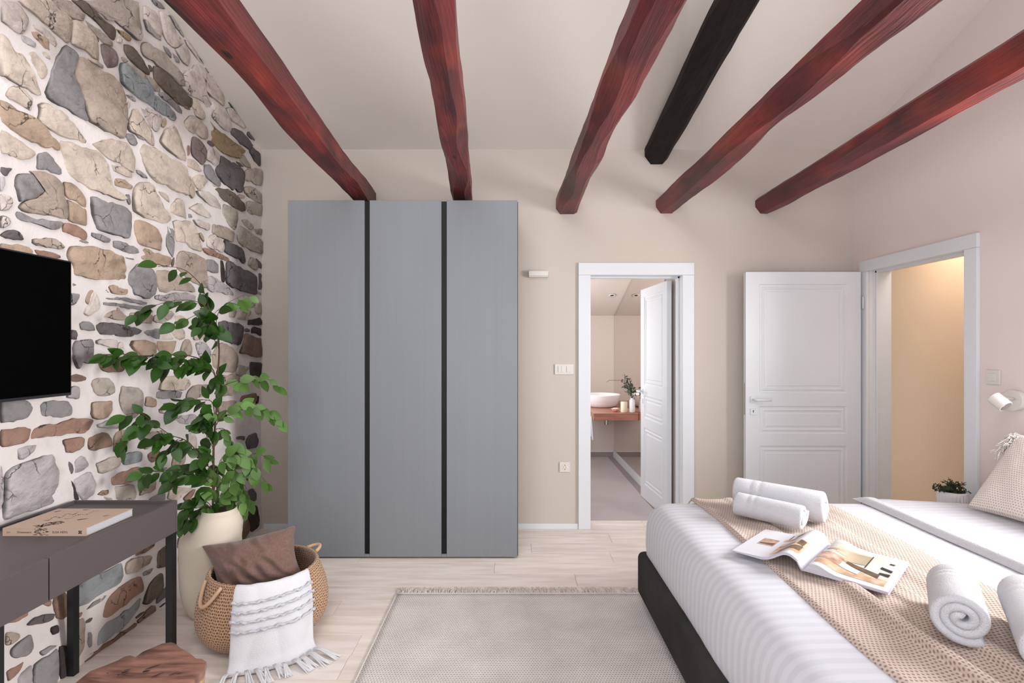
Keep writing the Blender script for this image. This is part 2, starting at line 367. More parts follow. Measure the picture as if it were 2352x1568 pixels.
SCOL = {'w': (214, 202, 195), 'c': (207, 192, 179), 't': (182, 159, 140), 'b': (140, 115, 100), 'r': (160, 129, 114), 'g': (150, 146, 147),
        'd': (108, 102, 103), 'k': (70, 62, 60), 'l': (186, 179, 180), 'u': (158, 163, 166), 'o': (156, 135, 108), 'p': (136, 122, 122),
        'q': (181, 170, 160), 'x': (178, 162, 150), 'n': (112, 101, 92)}
def stone_mat(k, c):
    dk = tuple(int(v*.80) for v in c)
    m = mat('stone_'+{'w': 'pale', 'c': 'cream', 't': 'tan', 'b': 'brown', 'r': 'russet', 'g': 'grey', 'd': 'slate', 'k': 'black', 'l': 'silver',
        'u': 'blue_grey', 'o': 'ochre', 'p': 'plum', 'q': 'putty', 'x': 'fawn', 'n': 'umber'}[k], c, .85, .25, var=dk, vscale=9, vstretch=(1, 1, 1.8),
        rnd=.07, bump=1, bscale=30, bstretch=(1, 1, 1.6), bdist=.010, lo=.22, hi=.52, detail=10)
    nt = m.node_tree; N = nt.nodes; L = nt.links; b = N['Principled BSDF']; base = b.inputs['Base Color'].links[0].from_socket
    tc = N.new('ShaderNodeTexCoord')
    n = N.new('ShaderNodeTexNoise'); n.inputs['Scale'].default_value = 9; n.inputs['Detail'].default_value = 4; L.new(tc.outputs['Object'], n.inputs['Vector'])
    ad = N.new('ShaderNodeMixRGB'); ad.blend_type = 'ADD'; ad.inputs[0].default_value = .16; L.new(tc.outputs['Object'], ad.inputs[1]); L.new(n.outputs['Color'], ad.inputs[2])
    vo = N.new('ShaderNodeTexVoronoi'); vo.feature = 'DISTANCE_TO_EDGE'; vo.inputs['Scale'].default_value = 7; L.new(ad.outputs[0], vo.inputs['Vector'])
    ln = N.new('ShaderNodeMapRange'); ln.inputs['From Min'].default_value = .004; ln.inputs['From Max'].default_value = .022; L.new(vo.outputs[0], ln.inputs[0])
    n2 = N.new('ShaderNodeTexNoise'); n2.inputs['Scale'].default_value = 5.5; L.new(tc.outputs['Object'], n2.inputs['Vector'])
    mk = N.new('ShaderNodeMapRange'); mk.inputs['From Min'].default_value = .50; mk.inputs['From Max'].default_value = .58; mk.inputs['To Min'].default_value = 1; mk.inputs['To Max'].default_value = 0; L.new(n2.outputs[0], mk.inputs[0])
    mxx = N.new('ShaderNodeMath'); mxx.operation = 'MAXIMUM'; L.new(ln.outputs[0], mxx.inputs[0]); L.new(mk.outputs[0], mxx.inputs[1])
    at_ = N.new('ShaderNodeAttribute'); at_.attribute_name = 'rim_shade'  # joint shadow painted dark along the stone rims
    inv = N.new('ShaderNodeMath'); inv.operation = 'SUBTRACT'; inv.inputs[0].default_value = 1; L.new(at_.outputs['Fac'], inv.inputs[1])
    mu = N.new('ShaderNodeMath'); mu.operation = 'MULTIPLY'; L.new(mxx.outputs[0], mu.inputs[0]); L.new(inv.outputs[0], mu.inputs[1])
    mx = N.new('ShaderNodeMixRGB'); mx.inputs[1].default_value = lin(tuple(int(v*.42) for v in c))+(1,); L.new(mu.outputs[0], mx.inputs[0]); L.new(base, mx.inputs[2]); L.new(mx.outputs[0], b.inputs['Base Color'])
    return m
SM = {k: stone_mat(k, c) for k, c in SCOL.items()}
REG = {'A': (0, 0, 3.92), 'B': (200, 0, 3.7333), 'C': (0, 300, 3.92), 'D': (250, 300, 4.238), 'E': (160, 600, 5.6), 'F': (0, 860, 3.92),
       'G': (300, 860, 4.9), 'H': (420, 640, 6.03), 'I': (0, 1100, 3.351), 'L': (400, 1000, 2.76), 'P': (0, 0, 1)}
STONES = """
Aw 0,0 110,10 180,40 250,130 265,170 240,230 200,300 160,305 90,260 30,210 0,190
Ac 150,0 440,0 500,80 630,170 635,260 622,375 590,385 520,320 430,230 330,150 260,90
Aq 455,0 610,0 690,65 760,130 740,190 640,165 540,110 490,60
An 630,0 735,0 800,60 870,120 940,190 1000,230 1035,280 1030,360 990,350 930,280 860,200 790,140 700,60
Aq 750,0 1240,0 1245,150 1260,290 1265,340 1245,370 1200,340 1130,280 1070,230 1020,175 950,180 900,120 850,95 790,50
Ac 642,180 720,190 800,260 860,330 890,440 885,550 830,520 760,450 680,420 635,390 638,260
Aq 755,175 830,230 920,300 1000,380 1000,420 920,390 860,330 790,250
An 810,300 850,310 880,350 885,385 840,350
Ao 1040,260 1100,280 1160,330 1180,360 1150,370 1100,330
Ac 1045,350 1080,330 1100,360 1080,390 1050,380
Ap 895,395 960,410 1030,460 1050,520 1045,590 1010,620 960,620 930,560 905,480
Aw 290,220 380,240 450,300 510,390 495,430 430,380 370,300 310,260
At 275,285 320,285 360,320 400,330 430,380 440,460 390,440 340,380 290,330
Al 180,310 240,330 310,390 300,430 230,400 175,350
Ac 0,300 50,320 80,380 120,440 190,470 240,560 290,660 330,770 360,850 330,860 240,800 130,750 40,690 0,680
Ac 225,470 295,450 350,520 400,590 415,660 400,690 360,720 320,640 270,560
Ac 350,455 400,465 440,500 445,540 400,520 360,490
Ag 585,405 640,430 690,480 690,505 652,530 655,570 636,610 645,660 676,740 715,850 738,920 745,990 785,1093 700,1050 600,980 510,945 420,885 395,830 410,790 440,710 480,570 530,470
Ax 702,510 760,520 830,580 900,640 970,660 1030,710 1080,770 1120,860 1125,930 1135,1050 1115,1140 1110,1200 1090,1250 1000,1200 870,1130 800,1093 770,1020 756,920 706,780 666,680 656,620 670,570
Ac 60,830 120,770 170,780 230,830 280,890 270,1000 220,970 140,920 80,890 55,860
Ac 340,940 420,930 500,980 570,1020 620,1080 680,1150 740,1230 785,1280 770,1300 700,1260 550,1230 430,1160 360,1110 330,1070 350,990
At 0,900 60,920 150,990 290,1050 400,1150 450,1230 520,1290 520,1360 460,1320 400,1335 330,1290 240,1260 130,1190 50,1130 0,1090
Ac 0,1170 60,1190 150,1250 230,1310 300,1360 305,1390 260,1430 190,1440 120,1410 60,1390 0,1380
Cg 330,220 345,205 405,190 440,210 500,280 555,345 550,390 500,390 420,350 330,350
Ac 790,510 860,540 930,590 925,620 860,580 800,540
Al 1130,850 1180,860 1220,900 1210,915 1160,890
Ac 1150,910 1165,930 1160,970 1145,990 1138,940
Ac 1210,965 1245,1000 1285,1060 1335,1120 1365,1190 1390,1270 1385,1320 1330,1290 1260,1230 1190,1200 1150,1170 1145,1120 1165,1040
Aw 1250,925 1330,970 1400,1020 1450,1060 1440,1130 1400,1190 1365,1165 1325,1100 1285,1040 1255,980
At 1470,1060 1490,1075 1490,1120 1470,1150 1448,1140 1450,1090
Ag 1120,1210 1160,1200 1200,1210 1225,1250 1235,1290 1210,1315 1170,1300 1140,1250
Ag 1215,1210 1260,1220 1300,1250 1290,1265 1240,1245
Cc 815,120 880,100 960,80 1050,90 1130,110 1180,170 1210,250 1205,330 1195,380 1140,350 1070,290 970,260 890,190
Cc 540,90 640,100 740,150 800,165 860,180 920,240 965,310 975,370 990,450 1000,520 1050,570 1120,615 1080,630 1000,600 960,580 880,550 800,530 740,480 690,460 620,400 590,350 570,250
Cc 990,305 1060,320 1130,340 1190,390 1190,420 1150,420 1080,390 1010,360
Ct 1020,425 1100,435 1140,455 1195,500 1175,530 1100,515 1025,490
Cg 1125,570 1170,575 1175,640 1160,670 1140,640
Cg 1220,350 1270,375 1330,430 1290,425 1230,385
Bu 275,540 330,550 400,620 470,670 520,700 545,760 560,810 630,860 700,910 745,970 760,1020 740,1040 680,1000 600,960 540,910 450,860 370,790 290,720 275,660
Bn 315,380 350,385 410,430 460,490 500,560 535,620 530,645 480,620 410,560 350,500 315,440
Bq 285,490 320,495 345,525 320,540 290,520
Bq 345,545 400,560 450,600 500,650 490,680 440,650 380,600
Bn 525,555 545,565 555,605 545,620
Bq 470,370 520,360 560,400 620,430 660,450 700,510 750,570 800,650 815,740 780,730 720,660 640,600 560,520 490,485 465,440
Bn 570,565 620,590 690,650 760,730 830,790 900,850 895,920 870,940 800,910 700,820 620,740 570,690 565,620
Bq 505,655 550,670 590,720 640,780 620,800 570,780 530,720
Bg 600,800 650,790 720,840 780,900 815,950 810,980 770,960 700,890 640,850
Bb 820,910 850,910 885,940 830,930
Bc 900,870 950,860 990,950 1000,1010 985,1030 930,1000 890,940
Bc 825,1040 870,990 920,1000 960,1030 1020,1080 1030,1140 1020,1190 980,1190 930,1150 870,1130 830,1090
Bw 800,690 840,610 880,590 920,640 960,710 1000,760 1050,850 1080,920 1050,965 1000,880 930,840 870,810 810,760
Bw 890,590 950,550 990,580 1020,620 1080,670 1140,760 1175,830 1180,890 1160,910 1090,850 1020,790 960,730 910,650
Bg 1000,790 1030,790 1050,830 1040,850 1010,820
Bw 1062,870 1110,880 1170,930 1220,1010 1240,1080 1230,1130 1180,1120 1110,1060 1060,1000 1072,940
Bw 1178,930 1230,920 1290,970 1340,1020 1360,1060 1340,1100 1280,1060 1210,1000
Bd 1380,1080 1410,1085 1435,1130 1430,1180 1410,1195 1370,1155
Bd 1235,1100 1290,1110 1340,1150 1390,1210 1415,1250 1390,1290 1340,1250 1280,1200 1230,1150
Bd 1415,1260 1450,1290 1490,1320 1488,1430 1450,1400 1410,1350 1380,1300
Bo 1040,1025 1070,1070 1130,1130 1200,1180 1260,1230 1330,1290 1330,1310 1300,1320 1290,1360 1220,1340 1150,1310 1090,1250 1030,1180 1025,1110
Bd 1025,1205 1060,1210 1085,1255 1050,1250 1025,1230
Bp 900,1165 950,1190 990,1230 1020,1300 1015,1340 990,1420 940,1380 890,1330 880,1260 885,1200
Br 860,1240 875,1250 873,1330 860,1340 850,1270
Bc 735,1055 770,1100 790,1160 810,1210 830,1280 845,1385 800,1370 740,1330 660,1270 615,1220 620,1180 660,1110
Bw 1020,1290 1060,1260 1110,1290 1140,1330 1130,1400 1105,1430 1060,1390 1020,1370
Dg 925,330 980,330 1010,380 1040,440 1085,500 1070,550 1010,510 950,460 925,400
Dd 1075,240 1130,270 1180,310 1240,330 1290,370 1315,410 1310,480 1290,600 1250,600 1225,560 1200,585 1150,540 1095,500 1055,440 1035,390 1050,350 1075,310
Dq 1320,390 1380,370 1420,360 1475,380 1480,540 1420,530 1380,490 1320,480
Dq 1310,550 1380,540 1440,580 1480,620 1480,715 1420,690 1350,640 1315,600
Dq 1330,690 1400,690 1480,720 1480,835 1420,820 1350,800
Dc 335,130 400,160 480,190 550,230 580,265 650,290 740,350 760,420 800,500 820,560 815,640 800,660 780,630 720,610 620,580 560,525 510,520 440,480 400,440 350,350 320,250 298,195
Dc 760,265 820,285 870,330 900,395 840,385 765,350
Dc 870,425 920,435 960,490 920,550 865,575 830,530 810,460
Dn 1020,560 1110,565 1190,590 1240,640 1310,710 1315,785 1250,765 1180,730 1110,680 1050,620
Dw 840,585 930,590 1000,620 1060,670 1095,720 1095,770 1040,750 940,700 860,630
Dq 1108,712 1180,735 1240,790 1250,860 1240,920 1220,970 1170,930 1130,850 1100,790
Dc 480,590 530,600 570,640 580,700 540,670
Dc 665,655 710,680 730,730 740,790 755,860 690,835 620,810 590,790 600,720
Dw 775,755 830,720 890,710 910,750 960,790 985,840 950,850 880,820 830,790
Dg 775,810 800,815 815,845 778,848
Dw 815,865 880,870 985,905 980,970 920,955 850,920
Dt 870,1005 895,990 925,1070 915,1085
Dc 610,880 700,880 780,880 830,930 860,1020 900,1170 860,1170 790,1140 750,1090 680,1080 640,1070 625,960
Dx 1005,905 1080,920 1150,940 1220,990 1200,1090 1130,1060 1050,1030 1000,990
Dw 945,1070 1020,1000 1080,1050 1112,1100 1105,1190 1050,1160 950,1130
Dd 1120,1060 1170,1090 1230,1110 1290,1140 1320,1220 1325,1280 1300,1295 1270,1250 1190,1220 1120,1180
Dq 1240,1000 1270,920 1330,960 1400,1020 1480,1080 1478,1200 1420,1180 1340,1140 1260,1090
Dq 1285,870 1330,860 1380,910 1400,950 1370,965 1320,930
Dq 1410,955 1485,955 1485,1015 1430,1000
Dq 1355,1280 1380,1225 1430,1260 1450,1340 1420,1360 1350,1310
Dd 1425,1240 1450,1260 1485,1290 1485,1350 1450,1330
Dr 905,1145 950,1145 1050,1185 1150,1230 1180,1260 1110,1260 1000,1220 930,1190
Dg 950,1250 1010,1255 1060,1300 1065,1385 1000,1385 940,1360 935,1300
Dk 1085,1260 1110,1265 1125,1470 1100,1475 1085,1370
Pd 519,604 525,597 540,609 557,618.5 578,625.6 587.4,635 587,655 587,675 579,675 561,670 543,663 523,654 518,645
Pd 593,628 602,629 603,640 602,665 592,665 593,640
Px 412,577 429,578 446,583 467,595 470,616 472,640 471,662 455,655 430,640 405,615 404,600
Pl 474,634 493,637 512,650 534,668 538,679 520,677 498,670 474,665
Dg 550,920 620,960 630,1060 620,1240 580,1180 545,1060 555,980
Dn 600,1290 635,1225 630,1300 615,1325
Dt 250,870 330,880 440,930 480,1000 508,1060 500,1170 430,1150 350,1130 280,1100 250,1000 240,930
Dt 300,1145 380,1150 430,1190 520,1210 590,1230 600,1260 560,1330 500,1310 420,1290 350,1260 295,1240
Dc 235,600 270,520 330,500 430,530 450,600 500,680 540,760 590,820 600,870 560,905 500,905 430,875 370,860 290,820 235,780 230,700
Cg 150,390 250,385 320,405 385,480 406,530 366,568 300,612 208,625 170,640 150,550 130,450
Cx 252,363 340,365 430,390 520,440 556,490 561,580 580,640 590,700 597,795 540,790 500,775 400,760 240,740 160,690 212,632 302,620 372,574 418,530 394,478 322,400
Ct 562,460 640,470 720,540 765,610 768,692 735,680 680,636 620,620 575,582 566,510
Ct 590,620 640,640 700,664 735,697 770,708 778,860 700,840 610,810 600,740
Cg 805,590 900,620 960,650 1060,660 1140,690 1185,740 1190,800 1180,930 1150,970 1080,950 960,920 870,890 840,820 810,680
Cg 145,750 160,725 210,770 260,790 330,800 450,810 540,815 560,830 530,880 490,893 430,880 330,840 230,820 160,790
Cr 575,830 640,840 720,870 775,910 785,940 770,985 700,960 620,930 560,910 555,870
Cg 695,990 760,985 795,1010 740,1008
Cd 0,325 50,335 100,340 50,415 0,370
Cl 0,410 40,420 10,545 0,545
Cw 0,570 60,580 100,610 100,680 70,715 20,720 0,715
Cw 0,770 50,768 95,790 90,835 40,870 0,875
Cd 0,940 40,910 90,893 150,900 190,940 212,980 160,985 90,975 20,955
Cx 290,975 370,975 440,965 500,975 545,1020 570,1050 530,1070 450,1055 370,1040 290,1015
Cg 820,915 900,930 990,975 975,1010 900,990 820,950
Cg 1020,990 1100,1000 1160,1030 1230,1060 1245,1100 1190,1110 1110,1090 1020,1050
Ct 625,1040 740,1045 830,1038 900,1065 980,1075 1060,1120 1105,1140 1115,1200 1130,1230 1115,1290 1130,1320 1110,1360 1030,1340 900,1345 780,1330 660,1300 645,1200 600,1150 600,1090
Ct 0,1012 100,1028 220,1030 300,1080 260,1150 100,1120 0,1100
Cr 310,1070 400,1080 530,1120 540,1145 450,1160 350,1130
Cg 1115,1135 1200,1150 1200,1165 1130,1155
Eg 20,260 115,290 95,330 20,330
Eg 0,400 40,405 120,420 100,500 45,565 0,560
Et 240,370 290,365 300,380 265,430 245,500 235,560 195,530 185,500 205,420
Ew 310,390 340,430 390,560 380,620 280,690 240,705 180,670 200,590 245,560 270,480
Et 475,330 520,305 560,305 620,320 670,310 740,340 750,370 740,415 680,430 590,425 520,410 495,370
Eg 415,330 465,335 485,370 500,412 415,400
Eg 865,20 940,55 1080,105 1110,200 1115,330 1090,420 1010,485 900,450 820,430 795,350 740,290 740,180 770,130
Ex 1110,110 1250,110 1400,180 1480,260 1568,330 1568,400 1450,380 1300,370 1160,400 1125,300
El 1095,440 1200,440 1350,400 1500,400 1600,440 1600,530 1400,500 1250,515 1100,490
Eg 440,470 530,455 640,465 780,480 900,500 970,530 960,555 850,540 750,520 620,490 500,495
Eg 430,525 560,530 640,545 760,560 900,580 1050,620 1070,655 960,645 820,610 700,600 620,575 430,560
Ex 440,715 480,670 540,640 600,630 605,590 640,640 690,690 750,740 690,757 580,752 500,720
Ex 765,690 790,660 850,655 950,660 1065,690 1050,800 980,795 870,765 800,740
Eq 1080,700 1180,650 1290,630 1330,680 1290,740 1200,810 1150,790 1070,770
Ec 1335,700 1420,690 1500,740 1450,800 1350,790
Eg 130,800 180,770 240,775 305,825 325,890 260,895 150,880
Ed 335,820 400,785 500,790 600,800 700,820 770,855 850,860 905,890 880,930 810,940 780,970 640,965 570,935 490,945 400,940 350,880
Eg 960,905 1050,885 1150,865 1150,1000 1100,1000 1040,960 980,935
Ew 1165,860 1240,850 1290,940 1320,1000 1250,1010 1160,1005
Ew 345,1015 450,1005 600,1010 615,1060 560,1110 460,1090 350,1060
Ew 628,1060 665,1035 680,1060 680,1120 620,1120
Et 810,1020 900,1015 1020,1020 1098,1050 1106,1130 1095,1210 1020,1230 940,1225 870,1180 810,1130 780,1080
Et 1112,1025 1200,1030 1370,1020 1350,1090 1300,1200 1220,1190 1125,1150
Ec 1290,830 1400,820 1480,900 1470,990 1400,1015 1335,985 1290,910
Eg 80,1020 180,1010 285,1000 300,1110 310,1290 250,1320 180,1300 130,1290 130,1350 100,1385 70,1340 50,1260 45,1100
Ed 20,880 80,890 95,950 80,1010 20,1000
Eb 370,1260 430,1190 560,1215 700,1260 710,1330 660,1420 560,1425 440,1415 390,1370
Eb 20,1460 140,1462 195,1490 190,1530 140,1545 20,1548
Ex 1445,1035 1480,1000 1540,1010 1565,1100 1560,1210 1480,1215 1410,1180
Fq 830,50 880,30 970,30 1010,80 1035,160 1000,185 880,195 840,160 820,90
Fq 1085,100 1180,110 1280,150 1280,250 1260,330 1210,390 1160,395 1100,350 1070,270 1060,200
Fl 640,105 700,110 715,140 705,215 660,215 590,205
Ft 1305,200 1350,200 1408,225 1395,290 1340,290 1298,280
Fg 0,230 100,220 240,235 300,290 290,330 240,390 150,410 60,425 0,435
Fg 350,270 430,235 520,240 610,240 650,290 645,360 600,375 500,385 450,370 370,370
Ft 820,250 900,240 1000,235 1000,330 960,390 880,405 830,390 820,310
Fr 0,495 100,490 210,470 280,490 245,590 150,630 0,655
Fr 300,490 380,450 500,450 600,410 700,395 835,405 800,490 740,530 600,530 480,555 360,570 270,580 270,550
Fl 870,450 960,410 1060,395 1115,410 1100,470 1000,485 880,475
Fr 560,590 620,575 720,560 750,580 740,640 700,680 590,705 580,650
Fb 800,570 880,535 965,525 1000,640 900,670 810,680 795,620
Ft 1020,560 1070,500 1150,490 1180,570 1070,690 1020,695
Fl 150,670 230,640 330,630 310,690 250,740 160,768
Fl 50,880 110,830 300,760 380,730 460,720 480,790 520,860 518,1000 495,1050 490,1160 300,1220 140,1270 30,1310 30,1080 35,960
Fl 0,800 15,920 20,1100 8,1200 0,1210
Fl 660,790 700,745 730,730 770,770 790,820 740,860 660,895 665,850
Fd 612,780 645,805 655,860 635,900 615,850
Fq 860,800 940,770 1040,735 1075,745 1075,820 1010,860 930,890 880,885
Fu 1090,740 1160,700 1230,690 1280,710 1275,780 1210,800 1120,815 1085,770
Fb 1320,730 1400,680 1440,690 1400,770 1350,795
Fr 1005,930 1070,885 1150,865 1230,830 1290,845 1250,930 1150,970 1080,990 1010,995
Fl 650,950 730,900 820,875 840,930 870,990 840,1080 770,1130 735,1135 675,1060
Fk 630,950 655,990 715,1130 660,1130 650,1030
Fo 870,1080 920,1040 975,1035 975,1070 920,1090
Fq 925,1095 1000,1110 1010,1135 930,1135
Fq 1030,1005 1110,1000 1200,990 1220,1070 1200,1130 1050,1135
Fx 1270,1000 1330,940 1400,960 1390,1040 1300,1070 1250,1090
Fg 1340,1130 1390,1090 1480,1060 1485,1130
Gc 330,100 370,30 450,20 560,30 660,60 670,120 600,178 480,182 314,176
Gg 300,192 440,190 580,192 550,265 450,270 290,265
Gx 650,170 750,110 860,110 870,240 780,250 700,270 620,270
Gg 370,325 440,320 460,360 440,390 400,370
Gx 315,390 345,375 345,410 380,440 320,430
Gl 480,480 560,460 700,440 760,480 720,530 560,555
Gu 625,580 690,575 690,615 620,615
Gq 140,700 200,650 300,640 380,620 390,700 360,750 250,800 150,845 125,800
Gb 180,900 260,850 300,850 290,930 210,995
Gu 260,1060 330,1020 410,1020 410,1060 300,1100 240,1080
Gx 480,850 520,800 610,850 620,950 580,1040 450,1050 460,950
Gw 630,690 700,640 740,700 740,840 660,860 640,800
Gc 430,1300 480,1280 600,1270 700,1270 560,1350 520,1410 410,1400
Gr 590,1390 700,1290 730,1290 690,1380 620,1430
Gu 520,1150 620,1100 690,1110 640,1160
Gx 980,30 1080,10 1190,10 1215,50 1180,200 1080,240 980,235
Gb 1230,240 1400,205 1410,240 1390,310 1270,330 1220,320
Gk 1420,240 1445,240 1430,320 1405,330
Gx 970,310 1080,300 1180,290 1190,360 1150,470 1000,465 965,400
Gd 1330,680 1410,650 1435,740 1400,820 1310,840 1290,760
Gn 1180,700 1280,690 1280,740 1180,730
Gd 1310,1000 1395,985 1400,1030 1310,1070
Gb 1290,1100 1410,1060 1390,1180 1290,1200
Gd 1310,1300 1370,1280 1410,1330 1400,1420 1330,1430
Lk 475,460 520,440 535,500 535,570 510,600 480,610 465,540
Lb 430,560 465,530 478,600 440,680 415,660
Hx 990,450 1010,340 1050,310 1090,350 1100,460 1060,500
Hk 900,570 1030,550 1060,535 1105,580 1100,640 1000,645 890,640
Hk 940,690 980,660 1070,690 1080,795 1010,755 940,760
Hd 850,690 910,695 920,735 850,735
Hd 490,600 560,575 700,610 830,650 830,730 800,900 760,925 700,905 640,890 530,850 500,720
Hb 840,760 930,775 1000,810 1080,820 1085,950 1070,1080 1010,1085 880,1040 775,1030 820,900
Hx 400,1050 480,900 570,900 660,950 740,1050 745,1180 710,1300 560,1290 400,1220
Hq 750,1210 830,1200 912,1215 880,1290 840,1350 730,1330
Hk 922,1150 1090,1160 1100,1230 1060,1380 1050,1450 930,1400 918,1250
Hq 740,560 810,410 920,430 930,480 880,575
Hq 640,420 740,430 720,540 640,530
Hc 120,720 300,620 340,740 250,850 135,850
Hl 160,890 300,880 380,990 370,1130 260,1150 200,1050
Hq 925,380 960,330 990,330 985,380 950,405
Hq 1020,160 1080,190 1090,230 1020,210
Iu 560,820 700,750 930,640 945,700 940,790 860,840 740,900 560,995
Ix 970,640 1060,600 1150,585 1170,600 1150,650 1090,680 1000,725 970,730
Ig 1095,720 1150,690 1180,680 1150,730 1100,745
In 1210,560 1260,520 1305,505 1305,660 1240,680 1195,690 1200,610
Ib 1040,570 1150,500 1190,480 1190,510 1110,570 1045,590
Ir 770,1070 800,960 860,880 960,800 1070,745 1090,800 1085,860 1000,920 900,1010 830,1060
Ig 650,1005 760,910 820,890 780,940 690,985
In 1115,890 1150,800 1230,720 1258,730 1255,830 1200,910 1140,960 1095,960
Iu 740,1280 750,1180 810,1100 900,1060 1000,990 1080,910 1070,980 1010,1060 960,1130 860,1200 790,1260
Id 1205,960 1215,890 1300,810 1305,870 1240,930
Id 1215,1010 1300,940 1300,990 1230,1020
Ib 1050,1090 1100,1045 1150,985 1190,970 1195,1060 1130,1120 1060,1180
In 1040,1060 1110,1015 1095,1035 1045,1075
Ix 560,1115 630,1065 645,1120 650,1280 610,1370 560,1440
Ir 560,1040 625,1020 610,1060 560,1082
Ib 640,1440 640,1370 720,1330 860,1230 980,1150 1035,1105 1035,1190 950,1260 840,1330 740,1410 680,1460
Ig 670,1180 695,1180 700,1290 680,1300 665,1260
In 650,1090 710,1060 690,1100 650,1115
Ib 420,900 500,870 510,1050 470,1080 430,1070 415,1000
Id 200,1120 260,1065 340,1040 420,1035 405,1080 330,1110 230,1125
Ir 330,960 390,930 380,980
Ir 40,1110 220,1015 215,1050 120,1100
Ik 390,1140 440,1120 450,1180 400,1200 385,1175
Ix 40,1180 110,1180 150,1210 100,1270 40,1280
Ig 80,1310 130,1260 230,1190 255,1260 250,1300 200,1360 120,1380 80,1360
Ig 300,1330 380,1280 430,1280 330,1360
Ir 40,1480 120,1440 190,1400 150,1480 50,1560
Il 130,1530 200,1460 240,1430 240,1600 130,1600
Ig 265,1420 380,1350 435,1300 440,1600 260,1600 250,1480
Ik 445,1290 510,1280 515,1600 460,1540
Ld 20,650 50,640 50,700 20,720
Ln 20,760 48,750 45,800 20,810
Bw 485,50 520,60 580,100 610,170 630,250 625,320 580,290 520,210 480,150
Bw 612,90 680,130 740,220 770,300 800,330 780,400 740,415 680,370 645,300 630,200
Bl 695,125 740,155 800,240 835,300 810,300 750,230
Bg 550,0 600,0 650,40 670,80 620,70
Bw 745,420 790,395 825,365 870,440 880,500 860,570 820,540 770,470
Bw 832,340 860,330 930,380 980,430 1000,520 990,540 930,490 885,430
Bd 890,320 930,350 990,410 980,425 920,390
Bg 645,390 680,410 720,470 720,500 680,460
Bg 725,445 770,490 790,540 760,530
Bd 1055,570 1090,565 1100,620 1060,610
Bd 1095,650 1140,730 1140,765 1105,710
Bd 1210,850 1270,930 1220,890
Bl 330,810 380,820 415,870 380,865
Bg 1005,565 1045,630 1010,610
Bl 480,160 540,220 610,300 630,350 590,330 510,260
Dq 1265,230 1310,240 1370,330 1380,370 1320,350 1270,290
Dd 1235,295 1300,340 1305,355 1250,320
Dl 1000,510 1070,550 1010,540
Dq 1240,630 1320,630 1320,660 1260,655
"""
def chaikin(p, it=1):
    sgn = 1 if sum(p[i-1][0]*p[i][1]-p[i][0]*p[i-1][1] for i in range(len(p))) > 0 else -1
    for _ in range(it):
        q = []
        for i in range(len(p)):
            a, b = p[i], p[(i+1) % len(p)]
            q.append((a[0]*.88+b[0]*.12, a[1]*.88+b[1]*.12)); q.append((a[0]*.12+b[0]*.88, a[1]*.12+b[1]*.88))
            j = .10*R.uniform(-.5, 1); q.insert(-1, ((a[0]+b[0])/2+(b[1]-a[1])*j*sgn, (a[1]+b[1])/2-(b[0]-a[0])*j*sgn))
        p = q
    return p
def stone(poly, k, hgt):
    p = chaikin(poly); n = len(p)
    cy = sum(a for a, b in p)/n; cz = sum(b for a, b in p)/n
    vs = []; sd = R.uniform(0, 99)
    size = max(max(a for a, b in p)-min(a for a, b in p), max(b for a, b in p)-min(b for a, b in p))
    ty, tz = R.uniform(-.06, .06), R.uniform(-.06, .06)
    for ring, (sc, h) in enumerate(((1.012, -.012), (1.008, .45*hgt), (max(.72, 1-.012/size), .92*hgt), (.55, hgt))):
        for a, b in p:
            y = cy+(a-cy)*sc; z = cz+(b-cz)*sc
            j = nz(y, z, sd, 14)*.007+nz(y, z, sd, 40)*.0025 if ring else 0
            vs.append((xw(y, z)+h+j*(ring > 0)+(ty*(y-cy)+tz*(z-cz))*(ring > 0), y, z))
    vs.append((xw(cy, cz)+hgt*1.02, cy, cz))
    fs = []
    for r in range(3):
        for i in range(n):
            a = r*n+i; b = r*n+(i+1) % n; fs.append((a, b, b+n, a+n))
    for i in range(n): fs.append((3*n+i, 3*n+(i+1) % n, 4*n))
    me = bpy.data.meshes.new('stone'); me.from_pydata(vs, [], fs); me.update()
    b = bmesh.new(); b.from_mesh(me); bmesh.ops.recalc_face_normals(b, faces=b.faces[:])
    b.to_mesh(me); b.free()
    at_ = me.attributes.new('rim_shade', 'FLOAT', 'POINT')
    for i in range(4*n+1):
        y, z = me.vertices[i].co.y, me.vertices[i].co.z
        at_.data[i].value = (.9 if i < n else max(0, min(.85, .15+2.2*nz(y, z, sd+3, 7)+.5*((cy-y)-(z-cz))/max(size, .05)))) if i < 2*n else 0  # painted rim shadow, heavier towards the lower left of each stone
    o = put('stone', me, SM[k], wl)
    return autosmooth(o, 50)
discs = []; nst = 0
for ln in STONES.strip().splitlines():
    t = ln.split()
    if not t: continue
    ox, oy, s = REG[t[0][0]]; k = t[0][1]
    poly = []
    for q in t[1:]:
        a, b = q.split(','); px, py = ox+float(a)/s, oy+float(b)/s
        poly.append(onwall(px, py))
    poly = [(min(y, 4.142), max(.0, min(z, zc(y)-.01))) for y, z in poly]
    ar = abs(sum(poly[i][0]*poly[(i+1) % len(poly)][1]-poly[(i+1) % len(poly)][0]*poly[i][1] for i in range(len(poly)))/2)
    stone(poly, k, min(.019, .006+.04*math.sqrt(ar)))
    discs.append(poly); nst += 1
def inside(y, z, p):
    c = False
    for i in range(len(p)):
        a, b = p[i], p[i-1]
        if (a[1] > z) != (b[1] > z) and y < (b[0]-a[0])*(z-a[1])/(b[1]-a[1])+a[0]: c = not c
    return c
